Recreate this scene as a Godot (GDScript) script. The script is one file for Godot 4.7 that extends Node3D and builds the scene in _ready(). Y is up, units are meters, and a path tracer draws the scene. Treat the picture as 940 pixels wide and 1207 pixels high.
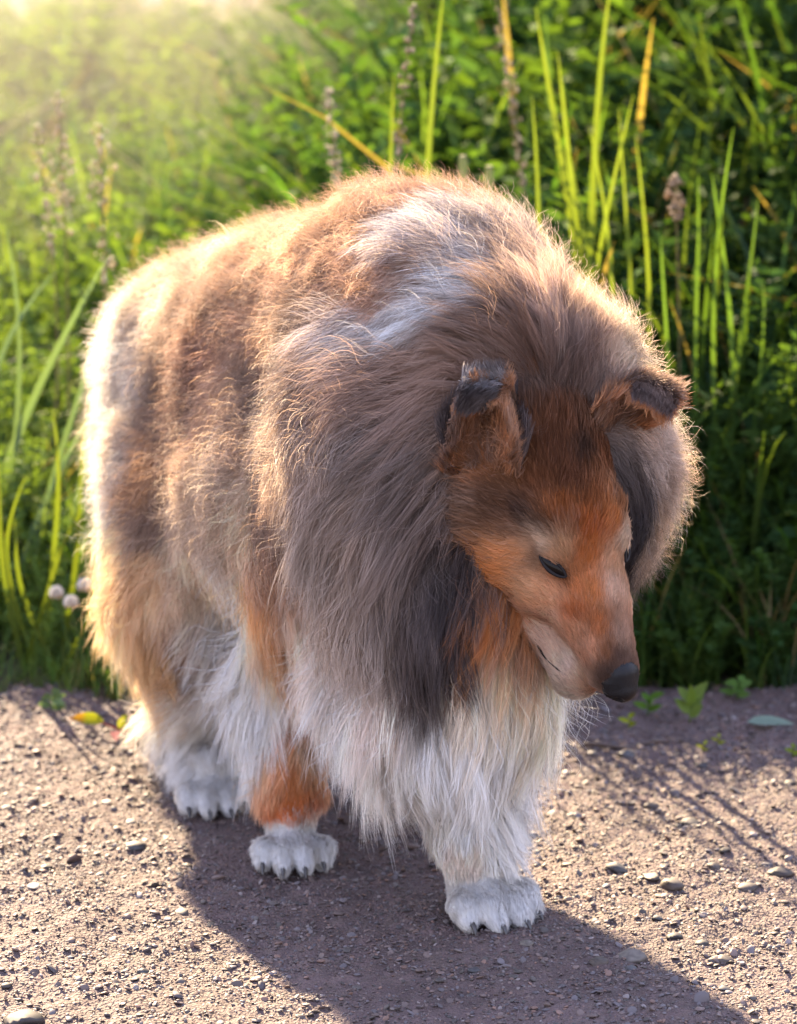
extends Node3D
# A rough collie walking along a gravel track at the edge of a meadow, low sun behind it.

var rng := RandomNumberGenerator.new()
var noise := FastNoiseLite.new()
var fine_noise := FastNoiseLite.new()
var trunk_bones: Array = []
var head_bones: Array = []
var coat_guides: Array = []
var face_guides: Array = []
var M := {}


func _ready() -> void:
	rng.seed = 20431
	noise.seed = 7
	noise.frequency = 1.0
	noise.fractal_octaves = 3
	fine_noise.seed = 19
	fine_noise.frequency = 1.0
	fine_noise.fractal_octaves = 1
	set_view_and_light()
	make_materials()
	build_ground()
	build_meadow()
	build_dog()
	build_meadow_plants()
	build_stones()
	build_glare_haze()


func set_view_and_light() -> void:
	var cam := Camera3D.new()
	cam.name = "camera"
	cam.position = Vector3(0, 1.206, 3.337)
	cam.rotation_degrees = Vector3(-14, 0, 0)
	cam.fov = 15.0
	cam.near = 0.05
	cam.far = 2000.0
	var lens := CameraAttributesPhysical.new()
	lens.frustum_focal_length = 91.15
	lens.frustum_focus_distance = 3.36
	lens.frustum_near = 0.05
	lens.frustum_far = 2000.0
	lens.exposure_aperture = 4.1
	cam.attributes = lens
	add_child(cam)
	cam.current = true
	var env := Environment.new()
	env.background_mode = Environment.BG_SKY
	var sky_mat := ProceduralSkyMaterial.new()
	sky_mat.sky_top_color = Color(0.56, 0.61, 0.76)
	sky_mat.sky_horizon_color = Color(0.86, 0.82, 0.79)
	sky_mat.sky_curve = 0.2
	sky_mat.ground_bottom_color = Color(0.2, 0.17, 0.12)
	sky_mat.ground_horizon_color = Color(0.45, 0.42, 0.33)
	sky_mat.sky_energy_multiplier = 0.85
	var sky := Sky.new()
	sky.sky_material = sky_mat
	env.sky = sky
	env.tonemap_mode = Environment.TONE_MAPPER_LINEAR
	env.tonemap_exposure = 8.0
	env.volumetric_fog_enabled = true
	env.volumetric_fog_density = 0.0
	env.sdfgi_enabled = true
	env.ssao_enabled = true
	env.ssil_enabled = true
	var we := WorldEnvironment.new()
	we.name = "environment"
	we.environment = env
	add_child(we)
	var sun := DirectionalLight3D.new()
	sun.name = "sun"
	sun.light_color = Color(1.0, 0.89, 0.73)
	sun.light_energy = 1.6
	sun.light_angular_distance = 0.5
	sun.shadow_enabled = true
	var towards := Vector3(0.30, -0.53, 0.85).normalized()
	sun.look_at_from_position(Vector3(0, 5, 0), Vector3(0, 5, 0) + towards, Vector3.UP)
	add_child(sun)


# ------------------------------------------------------------------ materials

func lin(r: float, g: float, b: float) -> Color:
	return Color(r / 255.0, g / 255.0, b / 255.0).srgb_to_linear()


func plain_material(called: String, color: Color, rough := 0.8, spec := 0.4) -> StandardMaterial3D:
	var m := StandardMaterial3D.new()
	m.resource_name = called
	m.albedo_color = color.linear_to_srgb()
	m.roughness = rough
	m.metallic_specular = spec
	m.cull_mode = BaseMaterial3D.CULL_DISABLED
	M[called] = m
	return m


func tinted_material(called: String, rough := 0.8, spec := 0.4, glow_through := Color.BLACK) -> StandardMaterial3D:
	var m := plain_material(called, Color.WHITE, rough, spec)
	m.vertex_color_use_as_albedo = true
	if glow_through != Color.BLACK:
		m.backlight_enabled = true
		m.backlight = glow_through
	return m


func noise_texture(freq: float, octaves: int, sd: int, size := 512, as_normal := false, strength := 8.0) -> NoiseTexture2D:
	var n := FastNoiseLite.new()
	n.seed = sd
	n.frequency = freq
	n.fractal_octaves = octaves
	var t := NoiseTexture2D.new()
	t.noise = n
	t.width = size
	t.height = size
	t.seamless = true
	t.as_normal_map = as_normal
	t.bump_strength = strength
	return t


func make_materials() -> void:
	tinted_material("hair", 0.5, 0.25, Color(0.9, 0.9, 0.9))
	tinted_material("skin", 0.8, 0.2)
	tinted_material("blade", 0.55, 0.28, Color(1.0, 0.98, 0.55))
	tinted_material("leaf", 0.75, 0.2, Color(1.0, 0.98, 0.52))
	tinted_material("petal", 0.6, 0.3, Color(0.9, 0.9, 0.9))
	tinted_material("stone", 0.62, 0.45)
	var nose := plain_material("nose_leather", Color(0.005, 0.0048, 0.0055), 0.36, 0.33)
	nose.normal_enabled = true
	nose.normal_texture = noise_texture(0.09, 2, 5, 256, true, 6.0)
	nose.uv1_triplanar = true
	nose.uv1_scale = Vector3(40, 40, 40)
	plain_material("eyeball", Color(0.005, 0.0035, 0.003), 0.1, 0.25)
	plain_material("eyelid", Color(0.012, 0.010, 0.010), 0.6, 0.25)
	plain_material("claw", Color(0.035, 0.03, 0.028), 0.35, 0.5)
	var dirt := tinted_material("dirt", 0.75, 0.35)
	dirt.heightmap_enabled = true
	dirt.heightmap_texture = noise_texture(0.06, 4, 3, 1024)
	dirt.heightmap_scale = 0.4
	dirt.uv1_triplanar = true
	dirt.uv1_world_triplanar = true
	dirt.uv1_scale = Vector3(3.3, 3.3, 3.3)
	tinted_material("soil", 0.95, 0.2)


# ------------------------------------------------------------------ small helpers

func numbered(called: String, parent: Node) -> String:
	if not parent.has_node(NodePath(called)):
		return called
	var k := 1
	while parent.has_node(NodePath("%s_%03d" % [called, k])):
		k += 1
	return "%s_%03d" % [called, k]


func put(mesh: Mesh, called: String, material: Material, parent: Node = self) -> MeshInstance3D:
	var o := MeshInstance3D.new()
	o.name = numbered(called, parent)
	o.mesh = mesh
	o.material_override = material
	parent.add_child(o, true)
	return o


func thing(called: String, label: String, category: String, at: Vector3, group := "") -> Node3D:
	var o := Node3D.new()
	o.name = numbered(called, self)
	add_child(o, true)
	o.position = at
	tag(o, label, category, group)
	return o


func tag(o: Node, label: String, category: String, group := "", kind := "") -> void:
	if label:
		o.set_meta("label", label)
	if category:
		o.set_meta("category", category)
	if group:
		o.set_meta("group", group)
	if kind:
		o.set_meta("kind", kind)


func array_mesh(v: PackedVector3Array, n: PackedVector3Array, c: PackedColorArray, i: PackedInt32Array) -> ArrayMesh:
	var a := []
	a.resize(Mesh.ARRAY_MAX)
	a[Mesh.ARRAY_VERTEX] = v
	a[Mesh.ARRAY_NORMAL] = n
	if c.size():
		a[Mesh.ARRAY_COLOR] = c
	a[Mesh.ARRAY_INDEX] = i
	var m := ArrayMesh.new()
	m.add_surface_from_arrays(Mesh.PRIMITIVE_TRIANGLES, a)
	return m


func scatter(called: String, mesh: Mesh, material: Material, where: Array, tints: Array, parent: Node, label := "", kind := "stuff") -> MultiMeshInstance3D:
	var mm := MultiMesh.new()
	mm.transform_format = MultiMesh.TRANSFORM_3D
	mm.use_colors = true
	mm.mesh = mesh
	mm.instance_count = where.size()
	for k in where.size():
		mm.set_instance_transform(k, where[k])
		mm.set_instance_color(k, tints[k])
	var o := MultiMeshInstance3D.new()
	o.name = numbered(called, parent)
	o.multimesh = mm
	o.material_override = material
	parent.add_child(o, true)
	if label:
		o.set_meta("label", label)
	if kind:
		o.set_meta("kind", kind)
	return o


class Builder:
	var v := PackedVector3Array()
	var n := PackedVector3Array()
	var c := PackedColorArray()
	var i := PackedInt32Array()

	func mesh() -> ArrayMesh:
		var a := []
		a.resize(Mesh.ARRAY_MAX)
		a[Mesh.ARRAY_VERTEX] = v
		a[Mesh.ARRAY_NORMAL] = n
		a[Mesh.ARRAY_COLOR] = c
		a[Mesh.ARRAY_INDEX] = i
		var m := ArrayMesh.new()
		m.add_surface_from_arrays(Mesh.PRIMITIVE_TRIANGLES, a)
		return m

	# a ribbon through points, of half width w[k] along side[k]
	func ribbon(p: PackedVector3Array, side: Vector3, w: PackedFloat32Array, col: PackedColorArray, fold := 0.0) -> void:
		var m := p.size()
		var base := v.size()
		for k in m:
			var t := (p[mini(k + 1, m - 1)] - p[maxi(k - 1, 0)]).normalized()
			var s := (side - t * side.dot(t)).normalized()
			var nn := s.cross(t)
			var up := nn * fold * w[k]
			v.append(p[k] - s * w[k] + up)
			v.append(p[k])
			v.append(p[k] + s * w[k] + up)
			n.append((nn + s * fold).normalized())
			n.append(nn)
			n.append((nn - s * fold).normalized())
			for q in 3:
				c.append(col[k])
		for k in m - 1:
			var b := base + k * 3
			for q in 2:
				i.append_array(PackedInt32Array([b + q, b + q + 3, b + q + 1, b + q + 1, b + q + 3, b + q + 4]))

	func tube(p: PackedVector3Array, rad: PackedFloat32Array, col: Color, sides := 5) -> void:
		var m := p.size()
		var base := v.size()
		for k in m:
			var t := (p[mini(k + 1, m - 1)] - p[maxi(k - 1, 0)]).normalized()
			var s := t.cross(Vector3(0.31, 0.2, 0.93)).normalized()
			var u := s.cross(t)
			for q in sides:
				var a := TAU * q / sides
				var nn := s * cos(a) + u * sin(a)
				v.append(p[k] + nn * rad[k])
				n.append(nn)
				c.append(col)
		for k in m - 1:
			for q in sides:
				var a := base + k * sides + q
				var b := base + k * sides + (q + 1) % sides
				i.append_array(PackedInt32Array([a, b, a + sides, b, b + sides, a + sides]))

	func ball(at: Vector3, r: Vector3, col: Color, rings := 6, segs := 9, turn := Basis()) -> void:
		var base := v.size()
		for a in rings + 1:
			for b in segs:
				var th := PI * a / rings
				var ph := TAU * b / segs
				var d := Vector3(sin(th) * cos(ph), cos(th), sin(th) * sin(ph))
				v.append(at + turn * (d * r))
				n.append((turn * (d / r)).normalized())
				c.append(col)
		for a in rings:
			for b in segs:
				var p := base + a * segs + b
				var q := base + a * segs + (b + 1) % segs
				i.append_array(PackedInt32Array([p, p + segs, q, q, p + segs, q + segs]))

	# an oval leaf with a fold along its midrib, from `at` along `along`
	func leaf(at: Vector3, along: Vector3, face: Vector3, length: float, width: float, col: Color, fold := 0.25, droop := 0.3, wide_at := 0.4) -> void:
		var base := v.size()
		var s := along.cross(face).normalized()
		var f := s.cross(along).normalized()
		var m := 6
		for k in m + 1:
			var t := float(k) / m
			var w := width * 0.5 * pow(sin(PI * pow(t, log(0.5) / log(wide_at))), 0.8) if t > 0.0 and t < 1.0 else 0.0
			var mid := at + along * length * t - f * droop * length * t * t
			v.append(mid - s * w + f * fold * w)
			v.append(mid)
			v.append(mid + s * w + f * fold * w)
			n.append((f + s * fold).normalized())
			n.append(f)
			n.append((f - s * fold).normalized())
			c.append(col)
			c.append(col * Color(0.85, 0.85, 0.85))
			c.append(col)
		for k in m:
			var b := base + k * 3
			for q in 2:
				i.append_array(PackedInt32Array([b + q, b + q + 3, b + q + 1, b + q + 1, b + q + 3, b + q + 4]))


# ------------------------------------------------------------------ ground

func edge_z(x: float) -> float:
	return -0.70 + 0.09 * noise.get_noise_1d(x * 1.3 + 11.0) + 0.07 * noise.get_noise_1d(x * 5.0) + 0.025 * noise.get_noise_1d(x * 17.0)


func path_height(x: float, z: float) -> float:
	return 0.010 * noise.get_noise_2d(x * 2.0, z * 2.0) + 0.0045 * noise.get_noise_2d(x * 14.0, z * 14.0) + 0.0028 * noise.get_noise_2d(x * 55.0, z * 55.0)


func meadow_height(x: float, z: float) -> float:
	var back := clampf((edge_z(x) - z) / 0.5, 0.0, 1.0)
	return -0.012 + back * 0.05 + back * 0.03 * noise.get_noise_2d(x * 3.0 + 50.0, z * 3.0)


func sheet(xs: PackedFloat32Array, zs: PackedFloat32Array, height: Callable, color: Callable) -> ArrayMesh:
	var v := PackedVector3Array()
	var c := PackedColorArray()
	var idx := PackedInt32Array()
	var nx := xs.size()
	for z in zs:
		for x in xs:
			v.append(Vector3(x, height.call(x, z), z))
			c.append(color.call(x, z))
	for b in zs.size() - 1:
		for a in nx - 1:
			var p := b * nx + a
			idx.append_array(PackedInt32Array([p, p + 1, p + nx, p + 1, p + nx + 1, p + nx]))
	var n := PackedVector3Array()
	n.resize(v.size())
	for t in range(0, idx.size(), 3):
		var f := (v[idx[t + 2]] - v[idx[t]]).cross(v[idx[t + 1]] - v[idx[t]])
		for q in 3:
			n[idx[t + q]] += f
	for k in n.size():
		n[k] = n[k].normalized()
	return array_mesh(v, n, c, idx)


func steps(a: float, b: float, count: int) -> PackedFloat32Array:
	var out := PackedFloat32Array()
	for k in count + 1:
		out.append(lerpf(a, b, float(k) / count))
	return out


func build_ground() -> void:
	var wide := PackedFloat32Array([-600, -200, -60, -20, -8])
	wide.append_array(steps(-5, 5, 80))
	wide.append_array(PackedFloat32Array([8, 20, 60, 200, 600]))
	var deep := PackedFloat32Array([-600, -200, -60, -25, -14, -10])
	deep.append_array(steps(-8, -0.5, 90))
	deep.append_array(PackedFloat32Array([0, 2, 4, 6, 10, 25, 60, 200, 600]))
	var ground := put(sheet(wide, deep, func(x: float, z: float) -> float:
		return (meadow_height(x, z) if z > -40.0 else 0.04) - (0.05 if z > -0.62 else 0.0),
		func(x: float, z: float) -> Color:
		return Color(0.050, 0.040, 0.026) * (1.0 + 0.4 * noise.get_noise_2d(x * 5.0, z * 5.0)) if z > -8.0 else Color(0.07, 0.085, 0.03)), "ground", M.soil)
	tag(ground, "dark soil under the meadow grass behind the track", "ground", "", "structure")
	var xs := PackedFloat32Array([-40, -15, -6, -3])
	xs.append_array(steps(-1.6, -0.62, 60))
	xs.append_array(steps(-0.6, 0.6, 240))
	xs.append_array(steps(0.62, 1.6, 60))
	xs.append_array(PackedFloat32Array([3, 6, 15, 40]))
	var zs := steps(-0.85, 0.6, 230)
	zs.append_array(PackedFloat32Array([0.65, 0.8, 1.0, 1.5, 2, 3, 4, 5]))
	var path := put(sheet(xs, zs, func(x: float, z: float) -> float:
		var h := path_height(x, z) if absf(x) < 2.0 and z < 1.5 else 0.0
		return h - 0.06 * smoothstep(0.0, 0.09, edge_z(x) - z),
		func(x: float, z: float) -> Color:
		var a := noise.get_noise_2d(x * 4.0, z * 6.0)
		var b := noise.get_noise_2d(x * 40.0 + 9.0, z * 40.0)
		return Color(0.088, 0.060, 0.055) * (1.0 + 0.35 * a + 0.35 * b)), "dirt_path", M.dirt)
	tag(path, "brown gravelly dirt track running past the dog", "path", "", "structure")
	# loose grit bedded in the track
	for variant in 4:
		var rock := pebble_mesh(variant + 40, 1)
		var where := []
		var tints := []
		for k in 30000:
			var near := k < 23000
			var x := rng.randf_range(-0.5, 0.5) if near else rng.randf_range(-2.2, 2.2)
			var z := rng.randf_range(-0.80, 0.42) if near else rng.randf_range(-0.85, 1.1)
			if z < edge_z(x) - 0.04 * rng.randf():
				continue
			if noise.get_noise_2d(x * 9.0 + 31.0, z * 13.0) < rng.randf_range(-0.9, 0.3):
				continue
			var s := 0.0008 + 0.0012 * pow(rng.randf(), 3.0) + (0.002 if rng.randf() < 0.03 else 0.0)
			if not near:
				s *= 1.7
			var b := Basis(Vector3(rng.randf() - 0.5, 1, rng.randf() - 0.5).normalized(), rng.randf() * TAU) * Basis.from_scale(Vector3(s * rng.randf_range(0.9, 1.6), s * rng.randf_range(0.28, 0.6), s * rng.randf_range(0.8, 1.4)))
			where.append(Transform3D(b, Vector3(x, path_height(x, z) + s * 0.25, z)))
			tints.append(stone_color())
		scatter("gravel", rock, M.stone, where, tints, self, "fine brown grit scattered over the dirt track")


func stone_color() -> Color:
	var k := rng.randf()
	var base := Color(0.18, 0.125, 0.108)
	if k < 0.25:
		base = Color(0.15, 0.125, 0.13)
	elif k < 0.37:
		base = Color(0.24, 0.14, 0.105)
	elif k < 0.45:
		base = Color(0.27, 0.22, 0.205)
	elif k < 0.6:
		base = Color(0.10, 0.08, 0.07)
	return base * rng.randf_range(0.35, 0.7)


func pebble_mesh(sd: int, level: int) -> ArrayMesh:
	var r := RandomNumberGenerator.new()
	r.seed = sd
	var st := Builder.new()
	var rings := 4 + level * 2
	var segs := 6 + level * 3
	st.ball(Vector3.ZERO, Vector3.ONE, Color.WHITE, rings, segs)
	var cuts := []
	for k in 7:
		cuts.append([Vector3(r.randf_range(-1, 1), r.randf_range(-1, 1), r.randf_range(-1, 1)).normalized(), r.randf_range(0.55, 0.9)])
	for k in st.v.size():
		var p := st.v[k]
		var nn := p.normalized()
		for cut in cuts:
			var over: float = p.dot(cut[0]) - cut[1]
			if over > 0.0:
				p -= cut[0] * over * 0.9
				nn = nn.lerp(cut[0], 0.55)
		p += nn * 0.07 * fine_noise.get_noise_3dv(st.v[k] * 2.2 + Vector3.ONE * sd * 3.1)
		st.v[k] = p
		st.n[k] = nn.normalized()
	return st.mesh()


# ------------------------------------------------------------------ meadow

func grass_clump(sd: int, blades: int, spread: float, lean: float, width: float) -> ArrayMesh:
	var r := RandomNumberGenerator.new()
	r.seed = sd
	var st := Builder.new()
	for b in blades:
		var az := r.randf() * TAU
		var out := Vector3(cos(az), 0, sin(az))
		var h := r.randf_range(0.55, 1.0)
		var reach := lean * r.randf_range(0.3, 1.3) * h
		var start := Vector3(r.randf_range(-1, 1), 0, r.randf_range(-1, 1)) * spread
		var sag := r.randf_range(0.0, 0.35)
		var p := PackedVector3Array()
		var w := PackedFloat32Array()
		var c := PackedColorArray()
		for k in 8:
			var t := k / 7.0
			p.append(start + Vector3.UP * h * (t - sag * t * t * t) + out * reach * t * t)
			w.append(width * 0.5 * (0.65 + 0.35 * minf(1.0, t * 4.0)) * pow(1.0 - t, 0.55) + 0.0004)
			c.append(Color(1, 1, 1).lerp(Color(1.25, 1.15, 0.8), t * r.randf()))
		var turn := r.randf_range(-0.6, 0.6)
		st.ribbon(p, out.cross(Vector3.UP).rotated(Vector3.UP, turn), w, c, 0.3)
	return st.mesh()


func weed(sd: int, leaf_len: float, leaf_wide: float, pairs: int, branches: int) -> ArrayMesh:
	var r := RandomNumberGenerator.new()
	r.seed = sd
	var st := Builder.new()
	for b in branches:
		var az := r.randf() * TAU
		var out := Vector3(cos(az), 0, sin(az))
		var lean := r.randf_range(0.08, 0.45) if b else 0.1
		var h := r.randf_range(0.6, 1.0)
		var p := PackedVector3Array()
		var w := PackedFloat32Array()
		for k in 6:
			var t := k / 5.0
			p.append(Vector3.UP * h * t * (1.0 - 0.15 * t) + out * lean * t * t)
			w.append(0.006 * (1.0 - 0.7 * t))
		st.tube(p, w, Color(0.7, 0.75, 0.6), 4)
		for k in pairs:
			var t := 0.15 + 0.85 * (k + r.randf() * 0.6) / pairs
			var at := Vector3.UP * h * t * (1.0 - 0.15 * t) + out * lean * t * t
			var a := r.randf() * TAU
			for q in 2:
				var d := Vector3(cos(a + PI * q), r.randf_range(0.1, 0.9), sin(a + PI * q)).normalized()
				var s := leaf_len * r.randf_range(0.6, 1.15) * (1.0 - 0.35 * t)
				st.leaf(at, d, Vector3(r.randf_range(-1, 1), r.randf_range(0.1, 0.9), r.randf_range(-1, 1)).normalized(), s, s * leaf_wide, Color.WHITE * r.randf_range(0.75, 1.25), 0.2, r.randf_range(0.0, 0.5))
	return st.mesh()


func grass_height(x: float, z: float) -> float:
	var back := edge_z(x) - z
	var h := lerpf(0.10, 0.30, smoothstep(0.0, 0.35, back))
	h = lerpf(h, 0.52, smoothstep(0.3, 1.3, back))
	h *= 1.0 + 0.35 * noise.get_noise_2d(x * 2.5, z * 2.5)
	return h * lerpf(0.65, 1.35, smoothstep(-0.3, 0.4, x))


func build_meadow() -> void:
	# grass, so dense that nobody could count it
	for variant in 6:
		var mesh := grass_clump(100 + variant, 7, 0.10, 0.55 if variant < 4 else 0.9, 0.022)
		var where := []
		var tints := []
		for k in 3600:
			var x := rng.randf_range(-3.0, 3.0) if k > 1700 else rng.randf_range(-0.95, 0.95)
			var z := -0.68 - 3.6 * pow(rng.randf(), 1.3)
			if z > edge_z(x) + 0.01 - 0.05 * rng.randf():
				continue
			var s := grass_height(x, z) * rng.randf_range(0.65, 1.25)
			var b := Basis(Vector3.UP, rng.randf() * TAU) * Basis.from_scale(Vector3(s, s, s))
			where.append(Transform3D(b, Vector3(x, meadow_height(x, z) - 0.01, z)))
			var g := Color(0.046, 0.115, 0.024).lerp(Color(0.095, 0.145, 0.035), rng.randf())
			if rng.randf() < 0.07:
				g = Color(0.26, 0.20, 0.10)
			elif rng.randf() < 0.2:
				g = Color(0.055, 0.11, 0.055)
			g = g.lerp(Color(0.13, 0.17, 0.05), 0.45 * smoothstep(0.1, -0.5, x)) if rng.randf() < 0.6 else g  # yellower, paler blades on the left also paint in its brightness
			g *= lerpf(1.3, 0.66, smoothstep(0.0, 0.35, x))  # bright left and shaded right painted into the grass tint
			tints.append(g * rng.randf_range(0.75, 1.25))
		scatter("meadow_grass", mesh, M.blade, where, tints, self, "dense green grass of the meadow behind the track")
	# leafy undergrowth
	for variant in 6:
		var broad := variant >= 3
		var mesh := weed(200 + variant, 0.075 if not broad else 0.12, 0.36 if not broad else 0.75, 26 if not broad else 14, 6)
		var where := []
		var tints := []
		for k in 1500:
			var x := rng.randf_range(-3.0, 3.0) if k > 700 else rng.randf_range(-0.95, 0.95)
			var z := (-0.75 - 3.4 * pow(rng.randf(), 1.1)) if not broad else (-0.70 - 1.6 * pow(rng.randf(), 1.6))
			if z > edge_z(x) - 0.02:
				continue
			if broad and x < rng.randf_range(-0.6, 0.5):
				continue
			if not broad and x > rng.randf_range(0.0, 1.2) and z > -1.4:
				continue
			var s := grass_height(x, z) * (rng.randf_range(0.8, 1.35) if not broad else rng.randf_range(0.45, 0.85))
			var b := Basis(Vector3.UP, rng.randf() * TAU) * Basis.from_scale(Vector3(s, s, s))
			where.append(Transform3D(b, Vector3(x, meadow_height(x, z) - 0.01, z)))
			var g := Color(0.075, 0.14, 0.03).lerp(Color(0.042, 0.10, 0.035), rng.randf())
			g = g.lerp(Color(0.13, 0.18, 0.045), 0.5 * smoothstep(0.1, -0.5, x))  # left weeds tinted paler to suggest the brighter light there
			g *= lerpf(1.3, 0.66, smoothstep(0.0, 0.35, x))  # shade on the right put into the leaf colour, left brightened
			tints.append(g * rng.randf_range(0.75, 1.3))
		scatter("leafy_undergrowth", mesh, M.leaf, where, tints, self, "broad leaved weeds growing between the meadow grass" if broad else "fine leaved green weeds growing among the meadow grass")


# ------------------------------------------------------------------ dog: the field its body is meshed from

func add_bone(to: Array, a: Vector3, b: Vector3, ra: float, rb: float) -> void:
	to.append([a, b - a, 1.0 / maxf((b - a).length_squared(), 1e-9), ra, rb - ra])


func bone_distance(p: Vector3, b: Array) -> float:
	var q: Vector3 = p - b[0]
	var t := clampf(q.dot(b[1]) * b[2], 0.0, 1.0)
	return (q - b[1] * t).length() - (b[3] + b[4] * t)


func mesh_field(bones: Array, blend: float, cell: float, hollows: Array = []) -> Dictionary:
	var lo := Vector3.INF
	var hi := -Vector3.INF
	for b in bones:
		var r: float = maxf(b[3], b[3] + b[4]) + cell * 2.0
		for e: Vector3 in [b[0], b[0] + b[1]]:
			lo = lo.min(e - Vector3.ONE * r)
			hi = hi.max(e + Vector3.ONE * r)
	var size := (hi - lo) / cell
	var nx := int(size.x) + 2
	var ny := int(size.y) + 2
	var nz := int(size.z) + 2
	var val := PackedFloat32Array()
	val.resize(nx * ny * nz)
	val.fill(1.0)
	var block := 6
	var half := cell * block * 0.5
	var rad := half * 1.7321 + cell * 1.8
	var live := []
	for bz in range(0, nz, block):
		for by in range(0, ny, block):
			for bx in range(0, nx, block):
				var mid := lo + Vector3(bx, by, bz) * cell + Vector3.ONE * half
				var near := []
				var dmin := 1e9
				for b in bones:
					var d := bone_distance(mid, b)
					dmin = minf(dmin, d)
					near.append(d)
				if dmin - blend * 2.0 > rad:
					continue
				var use := []
				for k in bones.size():
					if near[k] < dmin + 2.0 * rad + blend * 6.0:
						use.append(bones[k])
				var deep := dmin < -rad
				if not deep:
					live.append(Vector3i(bx, by, bz))
				for k in range(bz, mini(bz + block, nz)):
					for j in range(by, mini(by + block, ny)):
						for i in range(bx, mini(bx + block, nx)):
							var at := (k * ny + j) * nx + i
							if deep:
								val[at] = -1.0
								continue
							var p := lo + Vector3(i, j, k) * cell
							var s := 0.0
							for b in use:
								var q: Vector3 = p - b[0]
								var t := clampf(q.dot(b[1]) * b[2], 0.0, 1.0)
								s += exp(((b[3] + b[4] * t) - (q - b[1] * t).length()) / blend)
							var f := -log(maxf(s, 1e-30)) * blend
							for h in hollows:
								f = maxf(f, h[1] - p.distance_to(h[0]))
							val[at] = f
	var index := PackedInt32Array()
	index.resize(nx * ny * nz)
	index.fill(-1)
	var v := PackedVector3Array()
	var corner := PackedInt32Array([0, 1, nx, nx + 1, nx * ny, nx * ny + 1, nx * ny + nx, nx * ny + nx + 1])
	var place: Array[Vector3] = [Vector3(0, 0, 0), Vector3(1, 0, 0), Vector3(0, 1, 0), Vector3(1, 1, 0), Vector3(0, 0, 1), Vector3(1, 0, 1), Vector3(0, 1, 1), Vector3(1, 1, 1)]
	var edges := [[0, 1], [2, 3], [4, 5], [6, 7], [0, 2], [1, 3], [4, 6], [5, 7], [0, 4], [1, 5], [2, 6], [3, 7]]
	var cells := PackedInt32Array()
	var cs := PackedFloat32Array()
	cs.resize(8)
	for l: Vector3i in live:
		for k in range(l.z, mini(l.z + block, nz - 1)):
			for j in range(l.y, mini(l.y + block, ny - 1)):
				for i in range(l.x, mini(l.x + block, nx - 1)):
					var at := (k * ny + j) * nx + i
					var inside := 0
					for q in 8:
						cs[q] = val[at + corner[q]]
						if cs[q] < 0.0:
							inside += 1
					if inside == 0 or inside == 8:
						continue
					var sum := Vector3.ZERO
					var count := 0
					for e in edges:
						var da := cs[e[0]]
						var db := cs[e[1]]
						if (da < 0.0) != (db < 0.0):
							sum += place[e[0]].lerp(place[e[1]], da / (da - db))
							count += 1
					index[at] = v.size()
					v.append(lo + (Vector3(i, j, k) + sum / count) * cell)
					cells.append(at)
	var n := PackedVector3Array()
	n.resize(v.size())
	var idx := PackedInt32Array()
	var axes := [[1, nx, nx * ny], [nx, nx * ny, 1], [nx * ny, 1, nx]]
	for at in cells:
		for ax in axes:
			var other: int = at + ax[0]
			var da := val[at]
			var db := val[other]
			if (da < 0.0) == (db < 0.0):
				continue
			var a := index[at]
			var b := index[at - ax[1]]
			var c := index[at - ax[1] - ax[2]]
			var d := index[at - ax[2]]
			if a < 0 or b < 0 or c < 0 or d < 0:
				continue
			var f := (v[c] - v[a]).cross(v[d] - v[b])
			if da < 0.0:
				idx.append_array(PackedInt32Array([a, c, b, a, d, c]))
			else:
				f = -f
				idx.append_array(PackedInt32Array([a, b, c, a, c, d]))
			for q in [a, b, c, d]:
				n[q] += f
	for k in n.size():
		n[k] = n[k].normalized()
	return {"v": v, "n": n, "i": idx}


# ------------------------------------------------------------------ dog: coat

func add_guide(to: Array, x: float, y: float, z: float, dx: float, dy: float, dz: float, length: float, lift: float, color: Color, curl: float, region: int) -> void:
	to.append([Vector3(x, y, z), Vector3(dx, dy, dz), length, lift, color, curl, region])


# spreads what the guides say over a skin: flow, length, lift, colour, curl and region of every vertex
func groom(skin: Dictionary, guides: Array, reach: float, soft: float, sharp := 3.0) -> void:
	var count: int = skin.v.size()
	var flow := PackedVector3Array()
	var length := PackedFloat32Array()
	var lift := PackedFloat32Array()
	var color := PackedColorArray()
	var curl := PackedFloat32Array()
	var region := PackedInt32Array()
	for k in count:
		var p: Vector3 = skin.v[k]
		p += Vector3(noise.get_noise_3dv(p * 14.0), noise.get_noise_3dv(p * 14.0 + Vector3(9, 0, 0)), noise.get_noise_3dv(p * 14.0 + Vector3(0, 9, 0))) * reach * 0.09
		var total := 0.0
		var f := Vector3.ZERO
		var l := 0.0
		var li := 0.0
		var c := Color(0, 0, 0, 0)
		var cu := 0.0
		var best := -1.0
		var reg := 0
		for g in guides:
			var d2: float = p.distance_squared_to(g[0])
			var w := 1.0 / (d2 + soft)
			w = pow(w, sharp)
			if w > best:
				best = w
				reg = g[6]
			if w < best * 0.004:
				continue
			total += w
			f += g[1] * w
			l += g[2] * w
			li += g[3] * w
			c += g[4] * w
			cu += g[5] * w
		flow.append(f / total)
		length.append(l / total)
		lift.append(li / total)
		color.append(Color(c.r / total, c.g / total, c.b / total))
		curl.append(cu / total)
		region.append(reg)
	skin.flow = flow
	skin.length = length
	skin.lift = lift
	skin.color = color
	skin.curl = curl
	skin.region = region


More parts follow.
